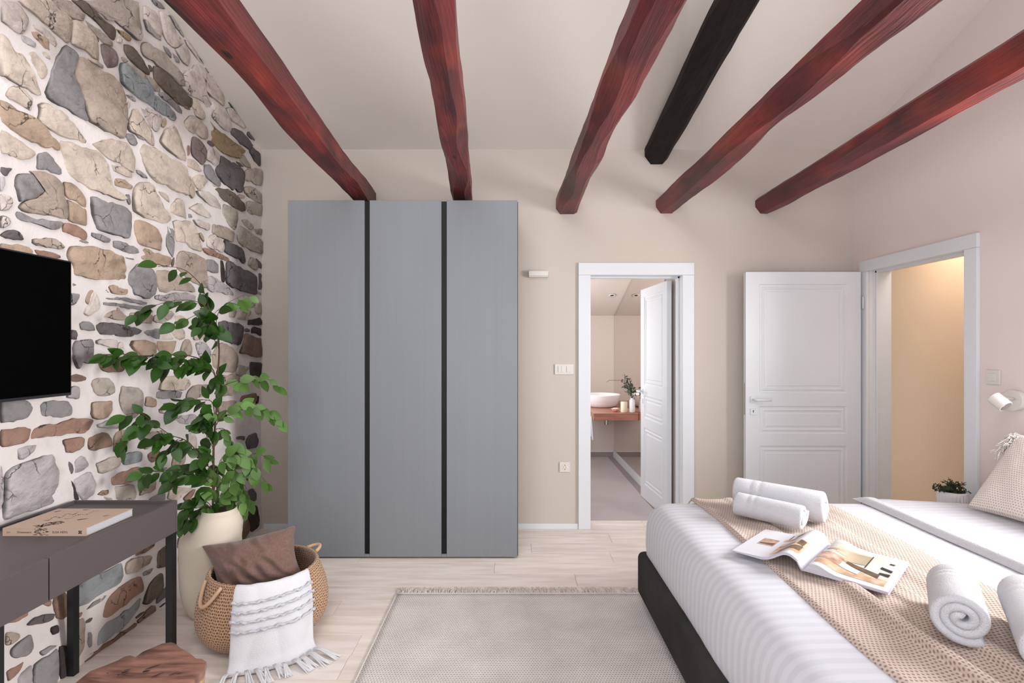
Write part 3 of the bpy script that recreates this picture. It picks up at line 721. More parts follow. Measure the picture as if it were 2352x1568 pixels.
# small stones filling the wall where leaves, desk and screen cover it and just beyond the frame
placed = []
tries = 0
cand = []
while nst+len(placed) < 298 and tries < 9000:
    tries += 1
    if R.random() < .55: y, z = R.uniform(1.45, 2.12), R.uniform(.1, 3.3)
    else:
        a = R.uniform(170, 585); b = R.uniform(700, 1420)
        y, z = onwall(a, b)
        if z < .05: continue
    rad = R.uniform(.035, .085) if y < 2.1 else R.uniform(.018, .05)
    bad = False
    for k in range(10):
        t = 2*math.pi*k/10; yy, zz = y+1.35*rad*1.3*math.cos(t), z+1.3*rad*math.sin(t)
        for p in discs:
            if inside(yy, zz, p): bad = True; break
        if bad: break
    if bad or any(math.hypot(y-a, (z-b)*1.3) < (rad+c)*1.35 for a, b, c in placed) or y > 4.05 or z > zc(y)-.15: continue
    if any(min(math.hypot(y-a, z-b) for a, b in p) < rad*.9 for p in discs): continue
    placed.append((y, z, rad))
    n = R.randint(5, 7); rot = R.uniform(0, 6)
    poly = [(y+rad*1.35*R.uniform(.8, 1.1)*math.cos(2*math.pi*k/n+rot), z+rad*R.uniform(.75, 1.05)*math.sin(2*math.pi*k/n+rot)) for k in range(n)]
    poly = [(min(a, 4.14), max(.0, b)) for a, b in poly]
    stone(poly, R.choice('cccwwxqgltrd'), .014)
print('stones', nst, len(placed))

# ------------------------------------------------------------------ ceiling beams
def beam(label, far, near, zb, zt, slope, m, seed, chb=.040, cht=.026, ystart=4.17):
    rings = []; n = 90; y1 = -1.3
    (fa, fb), (na, nb) = far, near
    for i in range(n+1):
        y = ystart+(y1-ystart)*i/n; t = (YB-y)/(YB-1.6); t2 = min(t, 1.6)
        xa = fa+(na-fa)*t2+.010*nz(y, seed, 0, 1.6)+.004*nz(y, seed, 5, 9); xb = fb+(nb-fb)*t2+.012*nz(y, seed, 9, 1.4)+.004*nz(y, seed, 7, 8)
        dz = slope*(YB-y); b0 = zb+dz+.010*nz(y, seed, 2, 1.5)+.003*nz(y, seed, 3, 9); t0 = zt+dz+.008*nz(y, seed, 12, 1.3)
        c1 = max(.012, chb*(1+1.5*nz(y, seed, 20, 1.5))); c2 = max(.012, chb*(1+1.5*nz(y, seed, 30, 1.7))); c3 = max(.01, cht*(1+1.2*nz(y, seed, 40, 1.5))); c4 = cht
        r1 = .8+.5*nz(y, seed, 50, 2)
        pts = [(xa+c1, b0), (xb-c2, b0+.004*nz(y, seed, 60, 4)), (xb, b0+c2*r1*1.2), (xb, t0-c3), (xb-c3, t0), (xa+c4, t0), (xa, t0-c4), (xa, b0+c1*1.3)]
        rings.append([(x+.0015*nz(y*4, z*30, k), y, z+.0015*nz(y*4, x*30, k+9)) for k, (x, z) in enumerate(pts)])
    o = MB().loft(rings).build('ceiling_beam', m); autosmooth(o, 17)
    return tag(o, label, 'beam', 'hand-hewn beams under the ceiling')
beam('dark red hewn beam nearest the stone wall, ending behind the left wardrobe door', (-1.240, -1.100), (-1.115, -.955), 2.53, 2.71, 0, M['red'], 3.1)
beam('dark red hewn beam second from the stone wall, ending above the right wardrobe door', (-.469, -.320), (-.319, -.186), 2.53, 2.69, 0, M['red'], 7.7)
beam('dark red hewn beam ending on the wall just left of the bathroom door', (.347, .512), (.405, .556), 2.53, 2.67, 0, M['red'], 11.3)
beam('black charred beam, the only black one, set higher than the red beams', (1.065, 1.25), (1.055, 1.24), 2.93, 3.08, .157, M['blackwood'], 15.9)
beam('dark red hewn beam ending on the wall above the right edge of the bathroom door', (1.150, 1.305), (1.200, 1.364), 2.53, 2.66, 0, M['red'], 21.4)
beam('dark red hewn beam nearest the right wall, above the open white door', (1.950, 2.090), (1.905, 2.088), 2.53, 2.66, 0, M['red'], 27.2)

# ------------------------------------------------------------------ doors
def panel_door(root, wd, ht, th, panels, marg, mtx, m):
    # slab with profiled recessed panels on both faces, local x 0..wd, y 0..th, z 0..ht
    mb = MB()
    zs = [0]
    for a, b in panels: zs += [a, b]
    zs.append(ht); xs = [0, marg, wd-marg, wd]
    for side in (0, 1):
        yf = 0 if side == 0 else th; sg = 1 if side == 0 else -1
        for i in range(len(zs)-1):
            for j in range(3):
                if j == 1 and i % 2 == 1: continue
                mb.add([(xs[j], yf, zs[i]), (xs[j+1], yf, zs[i]), (xs[j+1], yf, zs[i+1]), (xs[j], yf, zs[i+1])], [(0, 1, 2, 3)])
        for a, b in panels:
            prof = [(0, 0), (.006, .008), (.018, .0085), (.026, .003), (.034, .003), (.040, .010), (.052, .010), (.060, .006)]
            rings = [[(marg+d, yf+sg*h, a+d), (wd-marg-d, yf+sg*h, a+d), (wd-marg-d, yf+sg*h, b-d), (marg+d, yf+sg*h, b-d)] for d, h in prof]
            mb.loft(rings, cap=False); k = len(mb.v); mb.f.append((k-4, k-3, k-2, k-1))
    mb.add([(0, 0, 0), (wd, 0, 0), (wd, th, 0), (0, th, 0), (0, 0, ht), (wd, 0, ht), (wd, th, ht), (0, th, ht)],
           [(0, 1, 2, 3), (4, 5, 6, 7), (0, 3, 7, 4), (1, 2, 6, 5)])
    me = mb.mesh('door_panel'); b = bmesh.new(); b.from_mesh(me); bmesh.ops.remove_doubles(b, verts=b.verts[:], dist=.0002); bmesh.ops.recalc_face_normals(b, faces=b.faces[:]); b.to_mesh(me); b.free()
    me.transform(mtx); return put('door_leaf', me, m, root)
PAN = [(.14, .684), (.778, .991), (1.092, 1.937)]
# bathroom door frame and leaf
d1 = tag(empty('door_1', (.99, YB, 0)), 'white framed bathroom doorway with its panelled door swung inwards', kind='structure')
mb = MB(); cy0, cy1 = YB-.022, YB
mb.box(.525, .622, cy0, cy1, 0, 2.035, .003).build('casing', M['white'], d1)
MB().box(1.360, 1.452, cy0, cy1, 0, 2.035, .003).build('casing', M['white'], d1)
MB().box(.525, 1.452, cy0, cy1, 2.0355, 2.133, .003).build('casing', M['white'], d1)
MB().box(.600, .622, cy1, 4.345, 0, 2.035).box(1.3625, 1.385, cy1, 4.345, 0, 2.035).box(.600, 1.385, cy1, 4.345, 2.035, 2.055).box(1.350, 1.3625, cy1+.07, cy1+.13, 0, 2.035).box(.622, 1.3625, cy1+.07, cy1+.13, 2.022, 2.035).build('jamb', M['white'], d1)
ang = math.radians(93.5)
mx = Matrix.Translation((1.338, 4.35, .006)) @ Matrix.Rotation(ang, 4, 'Z')
lf = panel_door(d1, .715, 2.012, .04, PAN, .105, mx, M['white'])
def lever(parent, base, out, along, m, L=.115):
    base, out, along = Vector(base), Vector(out), Vector(along)
    mb = MB(); mb.tube([base, base+out*.05, base+out*.058+along*.012, base+out*.058+along*L], [.009, .009, .009, .008], 10)
    o = mb.build('handle', m, parent, True)
    mb = MB()
    a = along.normalized()*.024; u = Vector((0, 0, .024)); q = out.normalized()*.009
    def plate(c):
        mb.add([c-a-u, c+a-u, c+a+u, c-a+u, c-a*.93-u*.93+q, c+a*.93-u*.93+q, c+a*.93+u*.93+q, c-a*.93+u*.93+q],
               [(0, 1, 2, 3), (4, 5, 6, 7), (0, 1, 5, 4), (1, 2, 6, 5), (2, 3, 7, 6), (3, 0, 4, 7)])
    plate(base); plate(base-Vector((0, 0, .095)))
    mb.build('escutcheon', m, parent); return o
md = mx @ Vector((.66, .04, 1.03)); outd = (mx.to_3x3() @ Vector((0, 1, 0))); ald = (mx.to_3x3() @ Vector((-1, 0, 0)))
lever(lf, md, outd, ald, M['white'])
# right doorway
d2 = tag(empty('door_2', (XR, 3.55, 0)), 'white doorway in the right wall with its panelled door open against the back wall', kind='structure')
mb = MB(); mb.box(XR-.022, XR, 3.018, 3.105, 0, 2.04, .003).build('casing', M['white'], d2)
MB().box(XR-.022, XR, 3.96, 4.05, 0, 2.04, .003).build('casing', M['white'], d2)
MB().box(XR-.022, XR, 3.018, 4.05, 2.0405, 2.125, .003).build('casing', M['white'], d2)
MB().box(XR, xr+.005, 3.085, 3.105, 0, 2.04).box(XR, xr+.005, 3.96, 3.98, 0, 2.04).box(XR, xr+.005, 3.085, 3.98, 2.04, 2.06).box(XR+.045, XR+.06, 3.945, 3.96, 0, 2.04).box(XR+.045, XR+.06, 3.105, 3.12, 0, 2.04).box(XR+.045, XR+.06, 3.105, 3.96, 2.028, 2.04).build('jamb', M['white'], d2)
mx2 = Matrix.Translation((1.806, 4.0, .008))
lf2 = panel_door(d2, .892, 2.032, .04, PAN, .106, mx2, M['white'])
lever(lf2, (1.862, 4.0, 1.052), (0, -1, 0), (1, 0, 0), M['white'])
mb = MB(); mb.tube([(1.860, 3.9895, .965), (1.860, 3.991, .965)], .0045, 12).box(1.8582, 1.8618, 3.9895, 3.991, .949, .962); mb.build('keyhole', M['ink'], lf2)
MB().box(1.8045, 1.8065, 4.012, 4.028, .93, 1.18).build('lock_plate', M['chrome'], lf2)
for z in (.22, 1.80): MB().tube([(2.706, 3.988, z-.045), (2.706, 3.988, z+.045)], .008, 10).build('hinge', M['chrome'], d2)
# bathroom mirror and fittings
mr = tag(MB().box(BX1, BX1+.01, 4.6, BY1-.002, .082, zcb(5.0)-.45).build('wall_mirror', M['mirror']), 'tall frameless mirror covering the bathroom side wall', 'mirror')
# mirror top follows the sloping ceiling
me = mr.data
for v in me.vertices:
    if v.co.z > 1: v.co.z = zcb(v.co.y)-.012

# ------------------------------------------------------------------ wardrobe
wx0, wx1, wy0, wy1, wh = -1.552, .036, 3.55, 4.135, 2.466
wd = empty('wardrobe', ((wx0+wx1)/2, 3.84, 0), 'tall matt grey three-door wardrobe with black vertical grip channels', 'wardrobe')
MB().box(wx0+.004, wx1, wy0+.024, wy1, .012, wh-.004).build('body', M['grayd'], wd)
MB().box(wx0+.02, wx1-.02, wy0+.03, wy1-.02, 0, .012).build('plinth', M['chan'], wd)
def wxp(px): return (px-PX0)*wy0/F
for a, b in ((661, 836.5), (849, 1013.5), (1026, 1188)):
    MB().box(wxp(a), wxp(b), wy0, wy0+.022, .012, wh, .0015, 1).build('door', M['gray'], wd)
for a, b in ((836.5, 849), (1013.5, 1026)):
    MB().box(wxp(a)+.001, wxp(b)-.001, wy0+.0165, wy0+.0235, .03, wh-.003).build('grip_channel', M['chan'], wd)
    MB().box(wxp(a)+.001, wxp(b)-.001, wy0+.002, wy0+.0235, .012, .03).build('channel_foot', M['gray'], wd)

# ------------------------------------------------------------------ desk, book, screen, stool
dx0, dx1, dy0, dy1 = -1.985, -1.528, 1.05, 2.351
dk = empty('console_desk', ((dx0+dx1)/2, 1.7, 0), 'grey-brown lacquered console desk on thin black metal legs by the stone wall', 'desk')
MB().box(dx0, dx1-.012, dy0, dy1-.012, .724, .744, .001).build('desktop', M['desk'], dk)
MB().box(dx0, dx1-.022, dy0+.012, dy1-.012, .622, .723).build('drawer_case', M['desk'], dk)
MB().box(dx0, dx1, dy1-.011, dy1, .615, .757, .002).build('side_panel', M['desk'], dk)
MB().box(dx0, dx1-.021, dy0, dy0+.011, .615, .757, .002).build('side_panel', M['desk'], dk)
MB().box(dx0-.014, dx0-.001, dy0, dy1, .64, .757, .002).build('back_rail', M['desk'], dk)
MB().box(dx1-.02, dx1, 1.703, dy1-.0125, .615, .7565, .0015).build('drawer_front', M['desk'], dk)
MB().box(dx1-.02, dx1, dy0, 1.698, .615, .7565, .0015).build('drawer_front', M['desk'], dk)
for x, y in ((dx1-.032, dy1-.034), (-1.968, dy1-.075), (dx1-.032, 1.522), (dx1-.032, dy0+.004), (dx0+.002, dy0+.004)):
    MB().box(x, x+.03, y, y+.03, 0, .614).build('leg', M['black'], dk)
MB().box(dx0+.033, dx1-.033, dy1-.028, dy1-.012, .6, .6135).build('cross_bar', M['black'], dk)
bk = empty('book', (-1.75, 2.05, .745), 'thick beige paperback with black floral cover print lying on the desk', 'book')
bx0, bx1, by0, by1, bz0, bz1 = -1.908, -1.595, 1.929, 2.166, .7445, .7755
cvr = MB(); cvr.box(bx0, bx1, by0, by1, bz1-.002, bz1, .0006, 1).box(bx0, bx1, by0, by1, bz0, bz0+.002, .0006, 1).box(bx0, bx1, by0, by0+.0025, bz0+.001, bz1-.001)
cvo = cvr.build('cover', M['beige'], bk)
MB().box(bx0+.0015, bx1-.0015, by0+.0026, by1-.002, bz0+.0021, bz1-.0021).build('pages', M['paper'], bk)
# floral print on the cover and spine
mb = MB(); zz = bz1+.0003
def blob(mb, x, y, L, W, a, z=None, n=14):
    pts = []
    for k in range(n):
        t = 2*math.pi*k/n; u = L*math.cos(t); v = W*math.sin(t)*(1-.5*math.cos(t))
        pts.append((x+u*math.cos(a)-v*math.sin(a), y+u*math.sin(a)+v*math.cos(a), z or zz))
    k0 = len(mb.v); mb.v += pts; mb.f.append(tuple(range(k0, k0+n)))
def bpt(px, py): p = onz(px, py, bz1); return p.x, p.y
for px, py, L, W, a in ((133, 1174, .012, .004, .9), (190, 1192, .018, .0045, .5), (245, 1184, .012, .003, .5), (198, 1170.5, .014, .003, .1)): blob(mb, *bpt(px, py), L, W, a)
for k in range(22):
    t = k/21; px = 103+75*t; py = 1194-17*t+2.5*math.sin(t*16); blob(mb, *bpt(px, py), R.uniform(.003, .006), R.uniform(.0012, .003), R.uniform(0, 3))
for k in range(16):
    t = k/15; px = 150+75*t; py = 1191-18*t+2*math.sin(t*12); blob(mb, *bpt(px, py), R.uniform(.003, .006), R.uniform(.0012, .0022), R.uniform(0, 3))
for k in range(70):
    t = R.random(); px = 82+62*t+R.uniform(-8, 8); py = 1209-11*t+R.uniform(-2.5, 3)
    if py < 1211: blob(mb, *bpt(px, py), R.uniform(.003, .008), R.uniform(.001, .003), R.uniform(0, 3))
tag(mb.build('cover_print', M['ink'], cvo, fixn=False), kind='stuff')
mb = MB()
for k in range(46):
    x = (R.uniform(76, 111)-PX0)*by0/F; z = R.uniform(bz0+.003, bz1-.002); l = R.uniform(.0025, .006); h = R.uniform(.001, .003)
    z = min(z, bz1-h-.001); mb.add([(x-l, by0-.0003, z), (x+l, by0-.0003, z+h*.3), (x+l*.8, by0-.0003, z+h), (x-l*.9, by0-.0003, z+h*.8)], [(0, 1, 2, 3)])
sx = lambda px: (px-PX0)*by0/F
for u, v in ((-.0035, -.0035), (.0035, -.0035), (-.0035, .0035), (.0035, .0035)):
    mb.tube([(sx(184)+u, by0-.0004, (bz0+bz1)/2+v), (sx(184)+u, by0, (bz0+bz1)/2+v)], .0028, 10)
mb.box(sx(184)-.003, sx(184)+.003, by0-.0004, by0, (bz0+bz1)/2-.0012, (bz0+bz1)/2+.0012)
mb.tube([(sx(17), by0-.0004, .763), (sx(24), by0-.0004, .760), (sx(17), by0-.0004, .757), (sx(16), by0-.0004, .762)], .0005, 5)
tag(mb.build('spine_print', M['ink'], cvo, fixn=False), kind='stuff')
MT = lambda x: Matrix.Translation((x, by0-.0003, (bz0+bz1)/2)) @ Matrix.Rotation(math.pi/2, 4, 'X')
text('spine_title', 'Drawnstern', M['ink'], cvo, .011, MT(sx(56)), .0001)
text('spine_author', 'SUSA HEIYL', M['ink'], cvo, .0115, MT(sx(138)), .0001)
tv = empty('television', (-1.93, 1.75, 1.53), 'flat black television mounted on the stone wall above the desk', 'television')
MB().box(-1.925, -1.903, 1.235, 2.225, 1.246, 1.8225, .003).build('casing', M['bezel'], tv)
MB().box(-1.9029, -1.9, 1.243, 2.2175, 1.258, 1.816, .001, 1).build('screen', M['screen'], tv)
MB().box(-2.005, -1.926, 1.6, 1.9, 1.4, 1.65).build('wall_bracket', M['black'], tv)
# live-edge stool
st = empty('stump_stool', (-1.3, 1.4, 0), 'live-edge walnut stump stool with cracked reddish top in the front left corner', 'stool')
edge = [(170, 1568), (205, 1540), (240, 1527), (272, 1514), (285, 1506), (300, 1503), (312, 1507), (330, 1494), (352, 1485), (375, 1475), (393, 1472.5), (403, 1475), (412, 1483), (425, 1490), (440, 1500), (452, 1510), (466, 1511), (476, 1518)]
zt = .452
pl = [tuple(onz(a, b, zt).xy) for a, b in edge]
pl += [(-.955, 1.60), (-.96, 1.52), (-1.0, 1.40), (-1.05, 1.28), (-1.15, 1.20), (-1.28, 1.17), (-1.40, 1.22), (-1.46, 1.32), (-1.44, 1.43), (-1.39, 1.50)]
cx = sum(p[0] for p in pl)/len(pl); cyy = sum(p[1] for p in pl)/len(pl)
def ringat(s, z, nzamp=0): return [(cx+(x-cx)*s+nzamp*nz(x*9, y*9, z*5), cyy+(y-cyy)*s+nzamp*nz(y*9, x*9, z*5+7), z) for x, y in pl]
mb = MB(); mb.loft([ringat(.985, .425), ringat(.998, .435), ringat(1, .444), ringat(.99, .450), ringat(.965, zt), ringat(.6, zt-.003), ringat(.2, zt-.005)])
o = mb.build('seat', M['stoolt'], st); autosmooth(o, 45)
mb = MB(); mb.loft([ringat(.90, .0), ringat(.90, .1, .01), ringat(.93, .2, .012), ringat(.96, .32, .008), ringat(.98, .4249)])
o = mb.build('trunk', M['stools'], st); autosmooth(o, 60)
# open cracks in the top
for px, py, L, W, a in ((288, 1543, .010, .003, .5), (293, 1538, .009, .002, .4), (352, 1531, .022, .0025, .75), (336, 1541, .010, .004, .3), (363, 1549, .018, .0022, .9), (399, 1547, .014, .0016, .8), (412, 1546, .008, .0014, .5), (272, 1550, .003, .002, 0), (247, 1546, .003, .0015, 0)):
    p = onz(px, py, zt); mb = MB(); blob(mb, p.x, p.y, L, W, a, zt+.0006); mb.build('crack', M['ink'], st, fixn=False)

# ------------------------------------------------------------------ rug
rg = empty('area_rug', (.3, 2.2, 0), 'large beige-grey woven rug with a fringed end between wardrobe and bed', 'rug')
rx0, rx1, ry0, ry1 = -.682, 1.75, .9, 3.035
o = MB().grid(lambda u, v: (rx0+(rx1-rx0)*u+.006*nz(v*5, 1)*(u < .02), ry0+(ry1-ry0)*v, .007+.0012*nz(u*9, v*4, 2)), 60, 50).build('weave', M['rug'], rg, True, False)
grid_uv(o, lambda u, v: (rx0+(rx1-rx0)*u, ry0+(ry1-ry0)*v), 60, 50)
solid(o, .0065)
mb = MB(); mb.tube([(rx0-.001+.002*nz(t/5, 2), ry0+(ry1-ry0)*t/40, .005) for t in range(41)], .0045, 6); mb.tube([(rx0+(rx1-rx0)*t/60, ry1+.001, .005) for t in range(61)], .0045, 6)
mb.build('bound_edge', M['fringe'], rg, True)
mb = MB(); x = rx0
while x < 1.1:
    lean = R.uniform(-.02, .02)
    for k in range(4):
        xx = x+R.uniform(-.004, .004); L = R.uniform(.06, .095); l2 = lean+R.uniform(-.014, .014)
        mb.tube([(xx, ry1+.002, .004), (xx+l2*.4, ry1+L*.4, .006+R.uniform(0, .006)), (xx+l2, ry1+L*.8, .003+R.uniform(0, .004)), (xx+l2*1.6, ry1+L, .003)], [.0022, .0019, .0016, .001], 4, False)
    x += .0125
tag(mb.build('fringe', M['fringe'], rg, True), kind='stuff')

# ------------------------------------------------------------------ bed
bd = empty('bed', (1.7, 2.0, 0), 'double bed with charcoal fabric base and white satin-striped sheets', 'bed')
BT = .590; BXL, BYF, BYN = .742, 2.93, 1.05
MB().box(.706, 2.70, BYN, 2.945, .055, .30, .035, 4).build('bed_base', M['basefab'], bd, True)
for x, y in ((.86, 2.84), (.86, 1.15), (2.6, 2.84), (2.6, 1.15)): MB().lathe([(.02, 0), (.025, .056)], x, y, 16, cap=True).build('foot', M['black'], bd)
def rbox(x0, x1, y0, y1, z0, z1, r, nx, ny, nzv, fn):
    b = bmesh.new(); bmesh.ops.create_grid(b, x_segments=nx, y_segments=ny, size=1)   # only top; sides by lofted rings below
    b.free()
# mattress with fitted striped sheet: rounded-rectangle rings from the bottom up, then across the top
mb = MB()
def rrect(x0, x1, y0, y1, r, z, n=10, nx=34, ny=34, wob=0):
    pts = []
    def corner(cx, cy, a0):
        for k in range(n+1):
            a = a0+math.pi/2*k/n; pts.append((cx+r*math.cos(a), cy+r*math.sin(a)))
    corner(x1-r, y1-r, 0)
    for k in range(1, nx): pts.append((x1-r-(x1-x0-2*r)*k/nx, y1))
    corner(x0+r, y1-r, math.pi/2)
    for k in range(1, ny): pts.append((x0, y1-r-(y1-y0-2*r)*k/ny))
    corner(x0+r, y0+r, math.pi)
    for k in range(1, nx): pts.append((x0+r+(x1-x0-2*r)*k/nx, y0))
    corner(x1-r, y0+r, 1.5*math.pi)
    for k in range(1, ny): pts.append((x1, y0+r+(y1-y0-2*r)*k/ny))
    return [(x+wob*nz(y*3, z*5, 1)*2+wob*.5*nz(y*14, z*3, 4), y+wob*nz(x*3, z*5, 9)*2, z+wob*.6*nz(x*4, y*4, 3)) for x, y in pts]
rings = []
for off, z in ((.050, .268), (.020, .262), (.006, .275), (.0, .31), (-.004, .36), (-.002, .42), (.002, .47), (.010, .51), (.024, .545), (.045, .570), (.075, .584), (.115, .590), (.22, .592), (.5, .592)):
    rings.append(rrect(BXL+off, 2.712, BYN+off, BYF-off*.8, .07 if off < .4 else .05, z, wob=.004))
def nip(x, y): return y-.24*max(0, min(1, (x-2.0)/.7))**1.8 if y > 2.2 else y
rings = [[(x, nip(x, y), z) for x, y, z in r] for r in rings]
mb.loft(rings)
o = mb.build('mattress', M['stripe'], bd, True)
# turned-down top sheet at the head side
def topz(x, y): return .592
def tds(u, v):
    x = 1.935+.78*u+.012*nz(v*4, 3)*(1-u); y = BYN+.02+(2.925-BYN-.02)*v
    e = min(1, u*14); ey = min(1, (1-v)*16)
    y = nip(x, y) if v > .6 else y
    z = .592+.018*math.sin(e*math.pi/2)*math.sin(ey*math.pi/2)+.006*nz(x*6, y*4, 2)*e+.012*u*e
    return (x, y, max(z, .5935))
tsh = MB().grid(tds, 50, 60).build('top_sheet', M['stripe'], bd, True, False)
mb = MB(); mb.grid(lambda u, v: (1.925+.062*u+.012*nz(v*4, 3), BYN+.02+(2.93-BYN-.02)*v, .5945+.030*math.sin(min(1, u*2.2)*math.pi/2)*math.sin(min(1, (1-v)*18)*math.pi/2)+.0025), 10, 60)
mb.build('sheet_hem', M['towel'], tsh, True, False)
# runner
ru = empty('bed_runner', (1.35, 2.0, .6), 'beige waffle-knit throw laid in loose folds across the foot of the bed', 'blanket')
RU = [[(1.0, 0), (1.015, .016), (1.05, .012), (1.11, .010), (1.16, .016), (1.20, .034), (1.222, .036), (1.240, .006), (1.29, .012), (1.34, .030), (1.375, .034), (1.395, .006), (1.44, .010), (1.49, .032), (1.53, .036), (1.552, .006), (1.60, .014), (1.65, .018), (1.695, .014), (1.705, 0)]]
def prof(x):
    P = RU[0]
    if x <= P[0][0]: return P[0][1]
    for a, b in zip(P, P[1:]):
        if x <= b[0]:
            t = (x-a[0])/(b[0]-a[0]); t = t*t*(3-2*t); return a[1]+(b[1]-a[1])*t
    return 0
def runf(u, v):
    y = .98+(2.945-.98)*v; base = 1.0+.705*u
    amp = .55+.55*nz(y*1.3, 5)+.25*math.sin(y*2.1)
    s = prof(base); s = .006+(s-.006)*1.5*(max(.25, min(1.3, amp+.45*math.sin(base*9+y*2)))) if s > .006 else s
    x = base+(.018*nz(y*1.7, 2)+.012*math.sin(y*3.2))*(1 if u < .02 else 1)+.02*nz(base*3, y*1.5, 4)*u
    if u > .98: x += .01*nz(y*9, 3)
    x -= 1.1*max(0, s-.014)
    z = .5935+s+.0035*nz(x*12, y*5, 8)*(0 < u < 1)
    dn = max(0, y-2.885)/.06
    z -= .03*dn*dn
    return (x, y, max(z, .5932 if y < 2.87 else .55))
o = MB().grid(runf, 150, 130).build('knit', M['runner'], ru, True, False)
# uv by arc length
vv = [v.co.copy() for v in o.data.vertices]; nv = 131
arc = [0]*151
for i in range(1, 151): arc[i] = arc[i-1]+(vv[i*nv+60]-vv[(i-1)*nv+60]).length
grid_uv(o, lambda u, v: (arc[int(round(u*150))], v*1.965), 150, 130)
solid(o, .004)

# rolled towels
def towel(label, a, b, Rr, turns=3.4, seed=1):
    a, b = Vector(a), Vector(b); ax = (b-a).normalized(); L = (b-a).length
    up = Vector((0, 0, 1)); side = ax.cross(up).normalized(); up2 = side.cross(ax)
    th = Rr/(turns+.62); prof = []
    r = th*.5
    for k in range(7): t = -math.pi/2+math.pi*k/6; prof.append((L/2-r+r*math.cos(t)*1.0, r*math.sin(t)))
    for q in (.30, .285, .27, .20, .185, .17, .10): prof.append((L*q, r*(.86 if q in (.285, .185) else 1)))
    prof.append((0, r)); prof.append((-L*.25, r))
    for k in range(7): t = math.pi/2+math.pi*k/6; prof.append((-L/2+r+r*math.cos(t), r*math.sin(t)))
    prof.append((-L*.25, -r)); prof.append((0, -r)); prof.append((L*.2, -r))
    c = (a+b)/2; rings = []; n = int(turns*26)
    for i in range(n+1):
        th_ = 2*math.pi*turns*i/n+seed; rad = th*.32+(Rr-th*.5-th*.32)*i/n
        rad *= 1+.02*nz(i*.3, seed)
        s, q = math.cos(th_), math.sin(th_)
        ring = []
        sh = .004*math.sin(th_*1.3+seed)+.006*nz(i*.12, seed, 7)
        for l, h in prof:
            rr = rad+h; y = q*rr
            y = max(y, -Rr*.93)           # flattened where it lies on the bed
            jl = sh+.0012*nz(l*60, i*.4, seed); jr = 1+.012*nz(l*14, i*.25, seed)
            ring.append(c+ax*(l+jl)+side*s*rr*1.03*jr+up2*y*jr)
        rings.append(ring)
    root = empty('rolled_towel', c-Vector((0, 0, Rr)), label, 'towel', 'rolled white towels on the bed')
    MB().loft(rings).build('terry_roll', M['towel'], root, True)
    return root
ZR = .612
towel('longer rolled white towel at the back of the bed, furthest from the camera', (1.490, 2.455, ZR+.084), (1.185, 2.74, ZR+.084), .083, 2.6, 2)
towel('shorter rolled white towel lying in front of the longer one, behind the magazine', (1.330, 2.355, ZR+.066), (1.120, 2.585, ZR+.066), .067, 2.4, 4)
towel('rolled white towel beside the magazine, its whole spiral end facing the camera', (1.255, 1.44, ZR+.078), (1.425, 1.665, ZR+.078), .077, 2.7, 1)
towel('rolled white towel at the right edge of the photo, its end cut by the frame', (1.345, 1.285, ZR+.078), (1.585, 1.60, ZR+.078), .076, 2.7, 3)

# magazine
mgz = empty('magazine', (1.1, 1.95, .61), 'open interior design magazine lying on the throw between the towels', 'magazine')
S0 = Vector((1.079, 1.922, 0)); ev = Vector((.72, .69, 0)).normalized(); rv = Vector((.69, -.72, 0)).normalized(); ML = .355; MW = .262; ZB = .622
def zright(s): return .006+.020*math.exp(-((s-.045)/.040)**2)*min(1, s/.018)+.014*min(1, s/.02)*(1-.55*s/MW)
def zleft(s): return .006+.040*math.exp(-((s-.055)/.05)**2)*min(1, s/.02)+.012*min(1, s/.02)*(1-s/MW)
def pageP(side, s, t, dz=0):
    z = (zright(s) if side > 0 else zleft(s))*(1+.05*math.sin(t*3)); return S0+rv*side*s+ev*t*ML+Vector((0, 0, ZB-.006+z+dz))
PB = {}
for side, nm in ((1, 'right_pages'), (-1, 'left_pages')):
    mb = MB(); mb.grid(lambda u, v: pageP(side, u*MW, v), 40, 10)
    PB[side] = mb.build('page_block', M['paper'], mgz, True, False)
    # pages below: the block thickness
    mb = MB()
    def low(s): return (.004 if side > 0 else max(.002, zleft(s)-.010))
    topr = [pageP(side, MW*i/40, 0) for i in range(41)]
    for t, nn in ((0, 1), (1, -1)):
        A = [pageP(side, MW*i/40, t, -.0003) for i in range(41)]; B = [Vector((p.x, p.y, ZB-.006+low(MW*i/40))) for i, p in enumerate(A)]
        k = len(mb.v); mb.v += [tuple(p) for p in A+B]
        mb.f += [(k+i, k+i+1, k+i+42, k+i+41) for i in range(40)]
    A = [pageP(side, MW, v/10, -.0003) for v in range(11)]; B = [Vector((p.x, p.y, ZB-.006+low(MW))) for p in A]
    k = len(mb.v); mb.v += [tuple(p) for p in A+B]; mb.f += [(k+i, k+i+1, k+i+12, k+i+11) for i in range(10)]
    mb.build('page_edges', M['pedge'], mgz, False)
    mb = MB(); mb.grid(lambda u, v: pageP(side, u*(MW+.003), v, 0)*1 if False else Vector((*(S0+rv*side*u*(MW+.002)+ev*v*ML).xy, ZB-.006+low(u*MW)-.001)), 30, 6)
    mb.build('cover', M['paper'], mgz, True, False)
MC = {}
def pm_(n, c, v=None, s=20):
    if n not in MC: MC[n] = mat('print_'+n, c, .4, .4, var=v, vscale=s)
    return MC[n]
def printp(side, s0, s1, t0, t1, m, lay=1, skew=(0, 0, 0, 0)):
    def f(u, v):
        sa = s0+(s1-s0)*u; t = t0+(t1-t0)*v
        t += skew[0]*(1-u)*(1-v)+skew[1]*u*(1-v)+skew[2]*(1-u)*v+skew[3]*u*v
        return pageP(side, sa*MW, t, .0004*lay)
    return MB().grid(f, 20, 4).build('printed_photo' if lay == 1 else 'print_detail', m, PB[side], True, False)
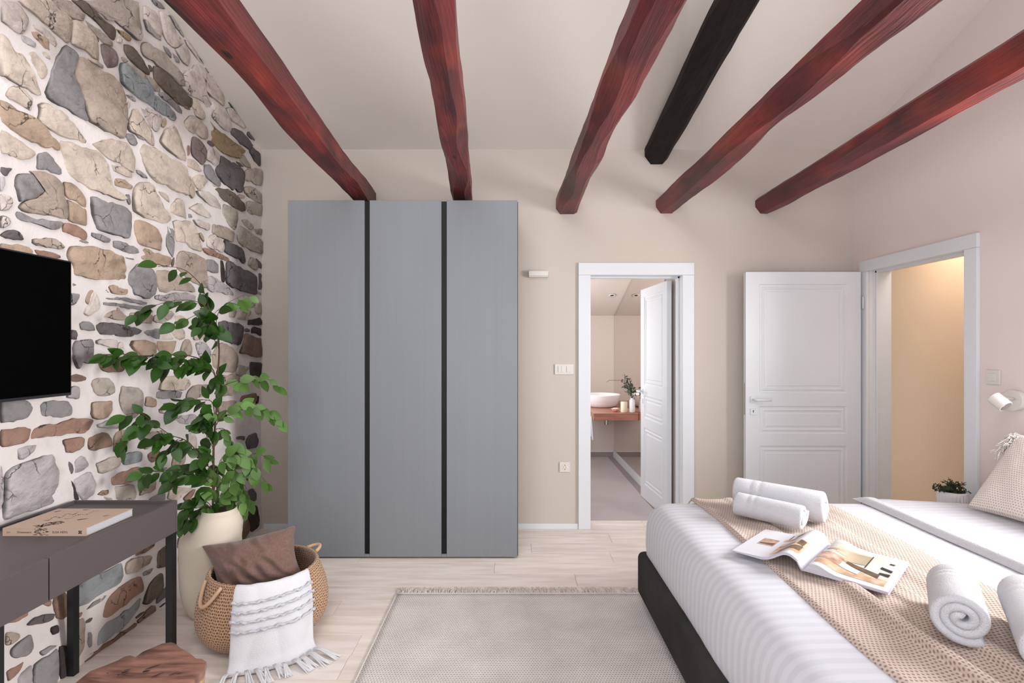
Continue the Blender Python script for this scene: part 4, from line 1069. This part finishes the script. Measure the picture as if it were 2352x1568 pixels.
g1 = pm_('pale_wall', (206, 206, 200), (180, 176, 166), 5); tanp = pm_('tan_floor', (176, 140, 112), (214, 190, 168), 22); brn = pm_('dark_table', (78, 62, 48), (110, 90, 70), 30)
wh_ = pm_('white_shape', (228, 228, 230)); bg = pm_('beige_cabinet', (188, 170, 148), (160, 146, 120), 6); blk = pm_('dark_line', (40, 38, 40)); pk = pm_('rose_tan', (196, 166, 150), (140, 104, 84), 26)
printp(1, .06, .93, .10, .90, g1)
printp(1, .06, .93, .10, .28, tanp, 2, (0, 0, .10, -.03))
printp(1, .06, .42, .26, .50, pk, 3, (0, 0, -.04, .05))
printp(1, .22, .50, .58, .78, bg, 3)
printp(1, .36, .62, .46, .80, bg, 4, (0, .06, 0, .02))
printp(1, .40, .82, .28, .46, brn, 5, (.12, -.03, .02, -.10))
printp(1, .36, .60, .22, .42, wh_, 6, (.05, -.02, 0, -.12))
printp(1, .615, .628, .44, .84, blk, 7)
printp(1, .78, .92, .52, .58, blk, 7, (.02, -.02, .02, -.02))
printp(1, .80, .92, .36, .44, blk, 7, (.02, 0, -.02, 0)); printp(1, .84, .90, .74, .77, blk, 7)
printp(1, .10, .30, .56, .60, pk, 4, (0, .1, 0, .12))
printp(-1, .10, .50, .10, .52, tanp, 1)
printp(-1, .12, .40, .14, .30, brn, 2, (.04, -.02, .02, -.06)); printp(-1, .13, .22, .32, .50, brn, 3, (0, .03, -.02, 0)); printp(-1, .26, .48, .36, .42, pk, 3)
printp(-1, .60, .84, .40, .66, pk, 1); printp(-1, .62, .82, .44, .50, brn, 2, (0, 0, .03, -.02)); printp(-1, .34, .54, .62, .72, pk, 1)
printp(-1, .32, .42, .78, .90, brn, 1, (0, 0, 0, 0)); printp(-1, .48, .50, .72, .9, blk, 1)

# pillow
def pillow(root, name, c00, c10, c01, c11, th, m, uvs=(1, 1), n=40, side=1, pin=.06, wr=.006):
    c00, c10, c01, c11 = map(Vector, (c00, c10, c01, c11))
    nrm = (c10-c00).cross(c01-c00).normalized()*side
    def base(u, v): return c00*(1-u)*(1-v)+c10*u*(1-v)+c01*(1-u)*v+c11*u*v
    def f(u, v, sg):
        a, b = 2*u-1, 2*v-1; e = max(0, (1-a**2))*max(0, (1-b**2)); h = th/2*e**.42
        # edges pull in between the corners
        uu = .5+(u-.5)*(1-pin*(1-b*b)); vv = .5+(v-.5)*(1-pin*(1-a*a))
        p = base(uu, vv)+nrm*sg*(h+.010*nz(u*5, v*5, 3+sg)*e**.5+wr*nz(u*11+v*4, v*4-u*2, 6)*e**.3)
        return p
    mb = MB(); mb.grid(lambda u, v: f(u, v, 1), n, n); k = (n+1)**2; mb.grid(lambda u, v: f(u, v, -1), n, n)
    o = mb.build(name, m, root, True, False)
    uvl = o.data.uv_layers.new(name='uv')
    for lp in o.data.loops:
        i, j = divmod(lp.vertex_index % k, n+1); uvl.data[lp.index].uv = (i/n*uvs[0], j/n*uvs[1])
    b = bmesh.new(); b.from_mesh(o.data); bmesh.ops.remove_doubles(b, verts=b.verts[:], dist=.0003); bmesh.ops.recalc_face_normals(b, faces=b.faces[:]); b.to_mesh(o.data); b.free()
    return o
pw = empty('bed_pillow', (2.5, 2.4, .62), 'cream waffle cushion with fringed corner leaning against the wall on the bed', 'pillow')
pillow(pw, 'cushion_cover', (2.365, 2.69, .622), (2.40, 2.05, .63), (2.635, 2.70, 1.00), (2.66, 2.04, 1.01), .15, M['pillow'], (.62, .48))
mb = MB()
for k in range(150):
    t = R.random(); p = Vector((2.60+.05*R.random(), 2.69+R.uniform(-.03, .01), 1.0-.10*t)); p.x = 2.625-.07*t+R.uniform(-.02, .01)
    q = p+Vector((R.uniform(-.05, -.01), R.uniform(-.02, .03), R.uniform(-.035, .02))); m_ = (p+q)/2+Vector((0, 0, R.uniform(0, .015)))
    mb.tube([p, m_, q+Vector((0, 0, -.01))], [.0022, .002, .0012], 4, False)
tag(mb.build('fringe', M['fringe'], pw, True), kind='stuff')

# ------------------------------------------------------------------ basket, cushion, throw
KX, KY = -1.275, 2.655
bs = empty('wicker_basket', (KX, KY, 0), 'round braided straw basket holding a brown cushion and white throw', 'basket')
prof_ = [(.02, .004), (.19, .004), (.235, .012), (.272, .045), (.296, .09), (.302, .14), (.297, .19), (.286, .24), (.268, .29), (.254, .335)]
def spl(P, n):
    out = []
    for i in range(len(P)-1):
        p0 = P[max(i-1, 0)]; p1 = P[i]; p2 = P[i+1]; p3 = P[min(i+2, len(P)-1)]
        for k in range(n):
            t = k/n; out.append(tuple(.5*((2*b)+(-a+c)*t+(2*a-5*b+4*c-d)*t*t+(-a+3*b-3*c+d)*t**3) for a, b, c, d in zip(p0, p1, p2, p3)))
    out.append(P[-1]); return out
po = spl(prof_, 4); rib = lambda t, z: 1+.024*abs(math.sin(26*t+.35*math.sin(z*20)))*min(1, z*20)+.02*nz(math.cos(t)*1.5, math.sin(t)*1.5, z*3)
rings = [(r, z) for r, z in po]+[(po[-1][0]-.006, .344), (po[-1][0]-.014, .341)]+[(r-.016, max(z, .012)) for r, z in reversed(po)]
nseg = 156; kt = lambda z: (0, 0)
mb = MB(); mb.lathe(rings, KX, KY, nseg, rib)
o = mb.build('woven_body', M['straw'], bs, True, False)
uvl = o.data.uv_layers.new(name='uv')
for p in o.data.polygons:
    for li in p.loop_indices:
        vi = o.data.loops[li].vertex_index; rr_, kk = divmod(vi, nseg); kk2 = kk
        if kk == 0 and any(o.data.loops[q].vertex_index % nseg == nseg-1 for q in p.loop_indices): kk2 = nseg
        uvl.data[li].uv = (kk2/nseg*2.0, rr_/len(rings)*.95)
def bpos(ang, r, z): return (KX+r*math.cos(ang), KY+r*math.sin(ang), z)
def arc_handle(a0, w_, drop, lift, m):
    mb = MB(); pts = []
    for k in range(13):
        t = k/12; a = a0+(t-.5)*w_; z = .335+(-drop)*math.sin(math.pi*t); pts.append(bpos(a, .262+.044*math.sin(math.pi*t)+lift, z))
    mb.tube(pts, .009, 8); return mb.build('handle', m, bs, True)
arc_handle(math.radians(238), .52, .085, .008, M['straw'])
arc_handle(math.radians(52), .35, -.012, .0, M['straw'])
cu = empty('brown_cushion', (-1.30, 2.68, .2), 'crumpled brown linen cushion standing in the straw basket', 'cushion')
pillow(cu, 'cushion_cover', at(505, 1382, 2.60), at(700, 1330, 2.68), at(460, 1252, 2.70), at(680, 1205, 2.80), .25, M['cush'], (.5, .4), side=-1, pin=.13, wr=.022)
th = empty('white_throw', (-1.1, 2.4, .2), 'white tasselled throw hanging over the front rim of the basket', 'throw')
TH = [(.20, .27), (.228, .325), (.256, .352), (.278, .335), (.298, .27), (.312, .19), (.318, .13), (.326, .08), (.336, .035), (.36, .014), (.385, .011)]
THS = spl(TH, 5)
def thf(u, v):
    i = v*(len(THS)-1); k = min(int(i), len(THS)-2); t = i-k
    r = THS[k][0]*(1-t)+THS[k+1][0]*t; z = THS[k][1]*(1-t)+THS[k+1][1]*t
    a0, a1 = -92, -16                                  # degrees at the rim
    b0, b1 = -88, -28
    a = math.radians((a0+(a1-a0)*u)*(1-v)+(b0+(b1-b0)*u)*v)
    w_ = .012*math.sin(u*9+v*2)*min(1, v*2)+.010*nz(u*3, v*3, 1)
    r += .006+max(-.002, w_)*(1 if v > .25 else v*4)
    z2 = max(z, .009)+(.004*nz(u*8, v*9, 3))*(v < .85)
    return (KX+r*math.cos(a), KY+r*math.sin(a), z2)
o = MB().grid(thf, 60, 70).build('cloth', M['throw'], th, True, False); solid(o, .005, 1)
mb = MB()
for row in (.37, .42, .47, .53):                      # raised twisted bands
    pts = []
    for k in range(49):
        u = k/48; p = Vector(thf(u, row+.008*math.sin(u*5))); q = Vector((p.x-KX, p.y-KY, 0)).normalized(); pts.append(p+q*(.009+.003*math.sin(k*1.9))+Vector((0, 0, .003*math.sin(k*1.3))))
    mb.tube(pts, [.0035+.0035*abs(math.sin(k*.42+row*30)) for k in range(49)], 6)
mb.build('raised_band', M['towel'], th, True)
nt_ = 11
for k in range(nt_):
    u = (k+.3)/nt_; p = Vector(thf(u, .985)); q = Vector((p.x-KX, p.y-KY, 0)).normalized(); q = (q+Vector((R.uniform(-.25, .45)+.5*u, R.uniform(-.2, .2), 0))).normalized()
    L = R.uniform(.09, .125)+.05*(u > .8); sd = Vector((-q.y, q.x, 0)); mb = MB()
    for s in range(9):
        o1 = R.uniform(-1, 1); curl = R.uniform(-.4, .4)
        mb.tube([p+sd*o1*.006+Vector((0, 0, .012)), p+q*L*.3+sd*o1*.008+Vector((0, 0, .012+R.uniform(0, .006))), p+q*L*.7+sd*(o1*.014+curl*.012)+Vector((0, 0, -.001+R.uniform(0, .004))), p+q*L+sd*(o1*.02+curl*.03)+Vector((0, 0, -.005))], [.0034, .0042, .0038, .002], 5)
    for v in range(len(mb.v)):
        x, y, z = mb.v[v]; mb.v[v] = (x, y, max(z, .002))
    mb.build('tassel', M['throw'], th, True)

# ------------------------------------------------------------------ vase and plant
VX, VY = -1.657, 2.83
vs = empty('floor_vase', (VX, VY, 0), 'tall matt cream floor vase between the desk and the straw basket', 'vase')
vp = spl([(.02, .003), (.080, .003), (.100, .012), (.126, .06), (.143, .14), (.150, .25), (.152, .36), (.149, .43), (.139, .49), (.118, .535), (.098, .555), (.090, .566)], 4)
full = vp+[(.089, .571), (.083, .569)]+[(max(.01, r-.012), max(z, .02)) for r, z in reversed(vp[16:])]
mb = MB(); mb.lathe(full, VX, VY, 72, tilt=lambda z: (.045*max(0, (z-.40)/.17)**1.2 if z > .40 else 0, 0))
mb.build('vessel', M['vase'], vs, True)
pt = empty('leafy_branches', (VX+.03, VY, .5), 'tall leafy green branches standing in the cream floor vase', 'plant')
def dep(px, py):
    y = 2.84-max(0, 488-px)*.00178 if px < 488 else 2.84+(px-488)*.0012
    return y
def bp_(px, py, dy=0): return at(px, py, dep(px, py)+dy)
BR = [  # (points in photo pixels, leaf count, stem radius, material, depth shift)
 ([(489, 1200), (490, 1100), (491, 1020), (497, 940), (499, 870), (503, 820), (502, 780), (492, 745), (484, 712)], 8, .0065, 0, 0),
 ([(492, 745), (482, 712), (471, 678), (462, 655), (446, 637), (428, 622), (405, 614), (380, 611), (362, 606)], 9, .003, 0, 0),
 ([(490, 735), (470, 702), (440, 690), (405, 690), (370, 697), (340, 707), (312, 722)], 11, .0025, 0, 0),
 ([(493, 760), (480, 725), (455, 722), (425, 735), (402, 742)], 7, .002, 0, 0),
 ([(496, 760), (500, 722), (520, 698), (545, 684), (560, 678), (572, 680)], 6, .002, 1, 0),
 ([(502, 800), (496, 770), (480, 745), (462, 750)], 6, .002, 0, -.03),
 ([(496, 790), (490, 768), (484, 735), (500, 712), (514, 705)], 9, .002, 0, .02),
 ([(498, 880), (490, 850), (470, 830), (440, 818), (405, 815), (370, 815), (335, 817), (300, 815), (270, 812), (240, 815)], 34, .0035, 0, 0),
 ([(498, 872), (485, 850), (462, 842), (435, 838), (405, 836), (375, 835), (345, 832)], 20, .002, 0, -.03),
 ([(494, 900), (515, 884), (545, 874), (580, 866), (610, 868), (638, 886)], 14, .002, 1, 0),
 ([(494, 965), (488, 925), (470, 918), (445, 918), (420, 922), (405, 935)], 13, .0025, 0, 0),
 ([(497, 975), (515, 948), (545, 933), (580, 932), (610, 938), (640, 965)], 26, .0025, 1, 0),
 ([(494, 985), (488, 960), (470, 955), (455, 965)], 12, .002, 0, -.03),
 ([(458, 1050), (440, 1022), (420, 1008), (395, 1000), (370, 984), (345, 965), (322, 948), (290, 952)], 17, .003, 0, 0),
 ([(488, 1080), (470, 1062), (458, 1050)], 8, .003, 0, 0),
 ([(395, 1000), (375, 1005), (350, 1010)], 5, .002, 0, 0), ([(420, 1008), (400, 1018), (375, 1040)], 5, .002, 0, 0),
 ([(345, 965), (320, 980), (292, 1000), (285, 1025)], 6, .0015, 0, 0),
 ([(489, 1100), (460, 1082), (430, 1078), (395, 1078), (360, 1082), (330, 1085)], 17, .002, 0, 0),
 ([(489, 1120), (460, 1090), (425, 1095), (400, 1105)], 9, .002, 0, -.02),
 ([(495, 985), (515, 985), (530, 1010), (560, 1040), (590, 1042), (618, 1052)], 18, .002, 1, 0),
 ([(489, 1140), (505, 1060), (530, 1040), (560, 1050), (585, 1072), (612, 1108)], 20, .002, 1, -.02),
 ([(489, 1150), (500, 1085), (520, 1065), (545, 1085), (565, 1120), (575, 1150)], 22, .002, 1, .03),
 ([(489, 1160), (505, 1110), (530, 1100), (555, 1130), (560, 1160)], 20, .002, 1, -.05),
 ([(489, 1170), (515, 1130), (535, 1150), (545, 1185)], 16, .002, 1, -.04),
 ([(488, 1165), (465, 1145), (440, 1155), (425, 1175), (418, 1200)], 14, .002, 0, -.03),
 ([(488, 1175), (475, 1160), (455, 1170), (440, 1190)], 10, .002, 0, -.06),
 ([(490, 1030), (475, 1000), (470, 985)], 9, .002, 0, .0), ([(490, 1070), (478, 1040), (462, 1060)], 9, .002, 0, -.02),
]
def leaf_mesh(wid, droop):
    mb = MB(); n = 7; rows = []
    for i in range(n+1):
        t = i/n; wd_ = wid*(math.sin(math.pi*t**.85)**.8)*(1-.15*t) if 0 < t < 1 else 0
        z = -droop*t*t; fold = .18
        rows.append(((t, -wd_, z+fold*wd_), (t, 0, z), (t, wd_, z+fold*wd_)))
    for r in rows: mb.v += r
    for i in range(n):
        for j in range(2):
            a = i*3+j; mb.f.append((a, a+3, a+4, a+1))
    me = mb.mesh('leaf')
    for p in me.polygons: p.use_smooth = True
    return me
LM = []
for mi in (0, 1):
    for wdh, dr in ((.33, .10), (.37, .2), (.29, .05)):
        me = leaf_mesh(wdh, dr); me.materials.append(M['leaf2'] if mi else M['leaf1']); LM.append(me)
stems = MB(); nleaf = 0; extra = []
allp = []
for pts, cnt, rad, mi, dy in BR:
    P3 = [bp_(a, b, dy*(i/(len(pts)-1)) if i else 0) for i, (a, b) in enumerate(pts)]
    P3 = [tuple(p) for p in P3]; Q = [Vector(p) for p in spl(P3, 5)]
    stems.tube(Q, [rad*(1-.6*i/len(Q)) for i in range(len(Q))], 6)
    for k in range(cnt):
        t = (k+.6)/cnt
        if len(pts) > 8 and mi == 0 and rad > .006: t = .75+.25*t
        i = min(int(t*(len(Q)-1)), len(Q)-2); p = Q[i].lerp(Q[i+1], t*(len(Q)-1)-i)
        tan = (Q[i+1]-Q[i]).normalized(); sgn = 1 if k % 2 else -1
        d = tan*R.uniform(.15, .8)+Vector((R.uniform(-.45, .45), R.uniform(-.55, .25), R.uniform(-1.1, -.05)+(.35 if sgn > 0 else 0)))
        d.normalize(); size = R.uniform(.062, .098)*(1.0 if mi == 0 else .92)
        if t > .93: d = (tan+Vector((0, 0, -.3))).normalized()
        nr = Vector((R.uniform(-.45, .45), -1, R.uniform(-.1, .7))); s_ = d.cross(nr).normalized(); nn = s_.cross(d)
        base = p+d*.012
        tip = base+d*size
        lim = XL+.05
        if tip.x < lim: base.x += lim-tip.x+.005
        stems.tube([p, base], [.0013, .001], 4)
        mt = Matrix((( *d, 0), ( *s_, 0), ( *nn, 0), (0, 0, 0, 1))).transposed(); mt = Matrix.Translation(base) @ mt @ Matrix.Scale(size, 4)
        allp.append((size*R.uniform(.9, 1.1), mt, mi))
stems.build('stems', M['twig'], pt, True)
allp.sort(key=lambda q: -q[0])
for k, (s, mt, mi) in enumerate(allp):
    me = LM[mi*3+R.randint(0, 2)]
    if k < 298:
        o = bpy.data.objects.new('leaf', me); C.objects.link(o); o.parent = pt; o.matrix_parent_inverse = Matrix.Translation(-Vector(pt.location)); o.matrix_basis = mt
    else: extra.append((me, mt, mi))
for mi in (0, 1):
    b = bmesh.new()
    for me, mt, q in extra:
        if q == mi:
            m2 = me.copy(); m2.transform(mt); b.from_mesh(m2); bpy.data.meshes.remove(m2)
    if len(b.verts):
        me = bpy.data.meshes.new('small_leaves'); b.to_mesh(me)
        for p in me.polygons: p.use_smooth = True
        tag(put('small_leaves', me, M['leaf2'] if mi else M['leaf1'], pt), kind='stuff')
    b.free()
print('leaves', len(allp))

# ------------------------------------------------------------------ small things on the walls
lm = empty('wall_fixture', at(1236, 630, YB), 'small white rounded wall fixture between the wardrobe and the bathroom door', 'fixture')
xa, xb_, za, zb_ = at(1213.5, 0, YB).x, at(1258.5, 0, YB).x, at(0, 637.5, YB).z, at(0, 623, YB).z
MB().box(xa, xb_, YB-.045, YB-.001, za+.008, zb_, .006, 3).build('shade', M['plastic'], lm, True)
MB().box(xa+.002, xb_-.002, YB-.040, YB-.001, za, za+.0078, .003).build('lower_lip', M['plastic'], lm)
def wallplate(name, label, cat, px0, px1, py0, py1, kind):
    a, b = at(px0, py1, YB), at(px1, py0, YB); r = empty(name, (a+b)/2, label, cat)
    r0_ = r; r = MB().box(a.x, b.x, YB-.010, YB-.001, a.z, b.z, .002).build('plate', M['plastic'], r0_)
    h = b.z-a.z; m_ = h*.26
    if kind == 'double':
        xs = (a.x+.028, a.x+.028+.040, a.x+.070, a.x+.070+.012, b.x-.056, b.x-.018)
        MB().box(a.x+.027, a.x+.051, YB-.015, YB-.0095, a.z+m_*.8, b.z-m_*.8, .001).build('rocker', M['plastic'], r)
        MB().box(a.x+.0525, a.x+.0765, YB-.015, YB-.0095, a.z+m_*.8, b.z-m_*.8, .001).build('rocker', M['plastic'], r)
        MB().box(b.x-.055, b.x-.018, YB-.015, YB-.0095, a.z+m_*.8, b.z-m_*.8, .001).build('rocker', M['plastic'], r)
    else:
        c = (a+b)/2
        mb = MB()
        for r0, r1, y0, y1 in ((.0195, .0195, YB-.0115, YB-.0095),): mb.lathe([(.0, 0)], 0, 0, 3) if False else None
        mb.tube([(c.x, YB-.0095, c.z), (c.x, YB-.0125, c.z)], .021, 28); mb.build('socket_well', M['candle'], r)
        mb = MB()
        for dx in (-.0085, .0085): mb.tube([(c.x+dx, YB-.0124, c.z), (c.x+dx, YB-.0134, c.z)], .0028, 10)
        for dz in (-.016, .016): mb.box(c.x-.003, c.x+.003, YB-.0136, YB-.0124, c.z+dz-.003, c.z+dz+.003)
        for dx in (-.008, .008):
            for dz in (-.009, .009): mb.box(c.x+dx-.0025, c.x+dx+.0025, YB-.0136, YB-.0124, c.z+dz-.0015, c.z+dz+.0015)
        mb.build('contact', M['ink'], r)
wallplate('light_switch', 'wide cream light switch left of the bathroom door', 'switch', 1274, 1317, 836, 859.5, 'double')
wallplate('power_socket', 'square cream power socket low beside the bathroom door', 'socket', 1285, 1309, 1060, 1083.5, 'socket')
ls = empty('light_switch', (XR, 2.93, 1.284), 'square cream light switch on the right wall above the sconce', 'switch')
lsp = MB().box(XR-.010, XR-.001, 2.890, 2.973, 1.243, 1.325, .002).build('plate', M['plastic'], ls)
for y0, y1 in ((2.9095, 2.931), (2.932, 2.9535)): MB().box(XR-.014, XR-.0095, y0, y1, 1.262, 1.306, .001).build('rocker', M['plastic'], lsp)
sc = empty('wall_spotlight', (XR, 2.79, 1.168), 'white wall reading spotlight with round base on the right wall', 'lamp')
def xdisc(mb, y, z, r, xa, xb, n=48): mb.tube([(xa, y, z), (xb, y, z)], r, n)
sy, sz = 2.795, 1.166
mb = MB(); xdisc(mb, sy, sz, .056, XR-.001, XR-.032); o = mb.build('wall_base', M['plastic'], sc); autosmooth(o)
mb = MB(); mb.tube([(XR-.030, sy-.012, sz+.008), (XR-.105, sy-.03, sz+.012), (XR-.125, sy-.03, sz+.010)], .0055, 10); mb.build('arm', M['plastic'], sc, True)
hc0 = Vector((XR-.128, sy-.015, sz+.006)); hd = Vector((.22, -.72, -.62)).normalized()
mb = MB(); mb.tube([hc0-hd*.022, hc0-hd*.018, hc0+hd*.052, hc0+hd*.054], [.029, .034, .034, .033], 40); o = mb.build('lamp_head', M['plastic'], sc); lh = o; autosmooth(o)
mb = MB(); mb.tube([hc0+hd*.0545, hc0+hd*.056], [.028, .026], 32); mb.build('lens', M['chrome'], lh)

# nightstand and succulent
ns = empty('assumed_nightstand', (2.60, 3.04, 0), 'assumed low white round side table hidden behind the bed, carrying the small plant', 'side table')
MB().lathe([(.005, .435), (.11, .435), (.115, .44), (.115, .452), (.11, .455), (.005, .455)], 2.60, 3.065, 40).build('tabletop', M['plastic'], ns)
MB().lathe([(.10, 0), (.10, .008), (.02, .02), (.02, .435)], 2.60, 3.065, 32, cap=True).build('stem', M['plastic'], ns)
pp = empty('plant_pot', (2.60, 3.04, .455), 'small white ribbed pot behind the bed', 'pot')
pX, pY = 2.60, 3.05
po_ = spl([(.01, .455), (.05, .455), (.062, .48), (.071, .53), (.073, .57), (.070, .595), (.066, .603)], 4)
MB().lathe(po_+[(.061, .605), (.058, .60), (.056, .58), (.005, .58)], pX, pY, 144, lambda t, z: 1+.035*math.sin(26*t)*(1 if .47 < z < .59 else 0)).build('vessel', M['pot'], pp, True)
MB().lathe([(.002, .582), (.0555, .581)], pX, pY, 24, cap=True).build('soil', M['soil'], pp)
sp_ = empty('small_succulent', (2.60, 3.05, .58), 'small dark green bushy plant in the ribbed white pot', 'plant')
def sprig_mesh(L, n):
    mb = MB(); pts = [Vector((.012*math.sin(i*.9), .01*math.cos(i*1.1)-.01, L*i/8)) for i in range(9)]
    mb.tube(pts, .0016, 5)
    for k in range(n):
        t = .15+.85*k/n; p = pts[min(8, int(t*8))]; a = k*2.4; el = R.uniform(.1, .7); s = .007*(1.25-.5*t)
        d = Vector((math.cos(a)*math.cos(el), math.sin(a)*math.cos(el), math.sin(el))); q = d.cross(Vector((0, 0, 1))).normalized(); c = p+d*.006; e = q.cross(d)
        mb.add([c-d*s, c+q*s*.8, c+d*s*1.3, c-q*s*.8, c+e*s*.5, c-e*s*.35], [(0, 1, 4), (1, 2, 4), (2, 3, 4), (3, 0, 4), (1, 0, 5), (2, 1, 5), (3, 2, 5), (0, 3, 5)])
    return mb.mesh('sprig')
for k in range(26):
    a = R.uniform(0, 2*math.pi); tl = R.uniform(.1, .95); L = R.uniform(.06, .10)
    o = put('sprig', sprig_mesh(L, 30), M['succ'], sp_)
    o.matrix_basis = Matrix.Translation((pX+.03*math.cos(a)*tl, pY+.03*math.sin(a)*tl, .58)) @ Matrix.Rotation(a, 4, 'Z') @ Matrix.Rotation(tl*1.05, 4, 'Y')
for dx, dz in ((-.9, 1.0),):
    o = put('sprig', sprig_mesh(.115, 34), M['succ'], sp_); o.matrix_basis = Matrix.Translation((pX-.03, pY, .585)) @ Matrix.Rotation(-1.05, 4, 'Y')

# ------------------------------------------------------------------ bathroom things
vt = tag(MB().box(.868, BX1-.002, 5.54, BY1-.002, .675, .75, .002).build('vanity_top', M['copper']), 'thick reddish brown wooden washbasin counter in the bathroom', 'countertop')
wb = empty('washbasin', (1.065, 6.2, .75), 'round white ceramic basin on the brown bathroom counter', 'basin')
bp2 = spl([(.08, .751), (.15, .751), (.185, .775), (.212, .83), (.222, .875), (.224, .895)], 4)
MB().lathe([(r, z) for r, z in bp2]+[(.221, .901), (.214, .898)]+[(max(.01, r-.012), max(z, .77)) for r, z in reversed(bp2[4:])]+[(.01, .77)], 1.065, 6.2, 64).build('bowl', M['ceramic'], wb, True)
dp = MB().tube([(1.04, 5.75, .67), (1.04, 5.75, .60)], .022, 16).build('drain_pipe', M['chrome']); dp.parent = None
tag(dp, 'short chrome drain pipe under the bathroom counter', 'pipe')
bv = empty('bottle_vase', (1.300, 5.62, .75), 'white ceramic bottle vase on the bathroom counter beside the mirror', 'vase')
MB().lathe([(.005, .751), (.026, .751), (.031, .758), (.032, .80), (.031, .868), (.026, .886), (.018, .895), (.017, .912), (.020, .916), (.015, .914), (.013, .89), (.004, .80)], 1.300, 5.62, 32).build('vessel', M['ceramic'], bv, True)
bc = empty('leafy_sprig', (1.300, 5.62, .9), 'dark green leafy sprig with one bare twig in the white bottle vase', 'plant')
mb = MB(); c0 = Vector((1.300, 5.62, .88))
mb.tube([c0, c0+Vector((-.01, 0, .12)), at(1440, 872, 5.62), at(1420, 873, 5.6), at(1400, 873, 5.6), at(1393, 877, 5.6)], [.003, .003, .0025, .002, .002, .0015], 6)
mb.tube([c0, at(1455, 900, 5.6), at(1447, 885, 5.58), at(1438, 868, 5.58)], .002, 5)
mb.build('twig', M['twig'], bc, True)
MD = mat('sprig_leaf', (66, 84, 66), .6, .3, rnd=.2)
lm1 = leaf_mesh(.3, .1); lm1.materials.append(MD)
for k in range(120):
    t = R.random(); px = 1436+20*(1-t)+R.uniform(-10, 9); py = 868+42*(1-t)+R.uniform(-6, 6); Y = 5.62+R.uniform(-.06, .03)
    p = at(px, py, Y); p.x = min(p.x, 1.325)
    o = bpy.data.objects.new('leaf', lm1); C.objects.link(o); o.parent = bc; o.matrix_parent_inverse = Matrix.Translation(-Vector(bc.location))
    o.matrix_basis = Matrix.Translation(p) @ Matrix.Rotation(R.uniform(0, 6), 4, 'Y') @ Matrix.Rotation(R.uniform(-1, 1), 4, 'X') @ Matrix.Scale(R.uniform(.025, .04), 4)
cn = empty('pillar_candle', (1.215, 5.64, .75), 'short cream pillar candle on the bathroom counter between dish and vase', 'candle')
MB().lathe([(.004, .751), (.034, .751), (.036, .755), (.036, .862), (.033, .866), (.005, .860)], 1.215, 5.64, 32).build('wax', M['candle'], cn, True); wx_ = bpy.context.scene.objects['wax']
MB().tube([(1.215, 5.64, .859), (1.216, 5.64, .872)], .0012, 5).build('wick', M['ink'], wx_)
pd = empty('shell_dish', (1.135, 5.70, .75), 'small pink shell-shaped dish between the basin and the candle', 'dish')
MB().lathe([(.005, .751), (.024, .751), (.036, .768), (.047, .785), (.045, .787), (.030, .769), (.004, .757)], 1.135, 5.70, 48, lambda t, z: 1+.08*math.sin(7*t)*((z-.75)/.04)).build('bowl', M['pink'], pd, True)
for k in range(7):
    a = k*.9; MB().lathe([(.001, .772), (.010, .774), (.012, .782), (.007, .790), (.001, .792)], 1.135+.020*math.cos(a), 5.70+.018*math.sin(a), 10).build('soap_petal', M['ceramic'], pd, True)
tw = tag(MB().grid(lambda u, v: (.858-.012*math.sin(u*7)+.02*v, 5.62+.15*u, .70-.26*v*(1-.08*u)), 16, 20).build('hand_towel', M['towel'], None, True, False), 'white hand towel hanging from the left edge of the bathroom counter', 'towel'); solid(tw, .008)
def spot(x, y, label):
    z = zcb(y); r = empty('downlight', (x, y, z), label, 'ceiling lamp', 'bathroom downlights')
    rot = Matrix.Translation((x, y, z-.002)) @ Matrix.Rotation(-math.atan(.334), 4, 'X')
    mb = MB(); mb.lathe([(.024, 0), (.045, 0), (.047, -.004), (.026, -.007), (.022, -.002), (.024, 0)], 0, 0, 32); me = mb.mesh('ring'); me.transform(rot); put('trim_ring', me, M['plastic'], r, True)
    mb = MB(); mb.lathe([(.001, -.0015), (.023, -.0015)], 0, 0, 24); me = mb.mesh('bulb'); me.transform(rot); put('bulb', me, M['basefab'], r)
spot(1.207, 6.27, 'recessed bathroom downlight nearer the far wall')
spot(1.197, 5.47, 'recessed bathroom downlight nearer the doorway')
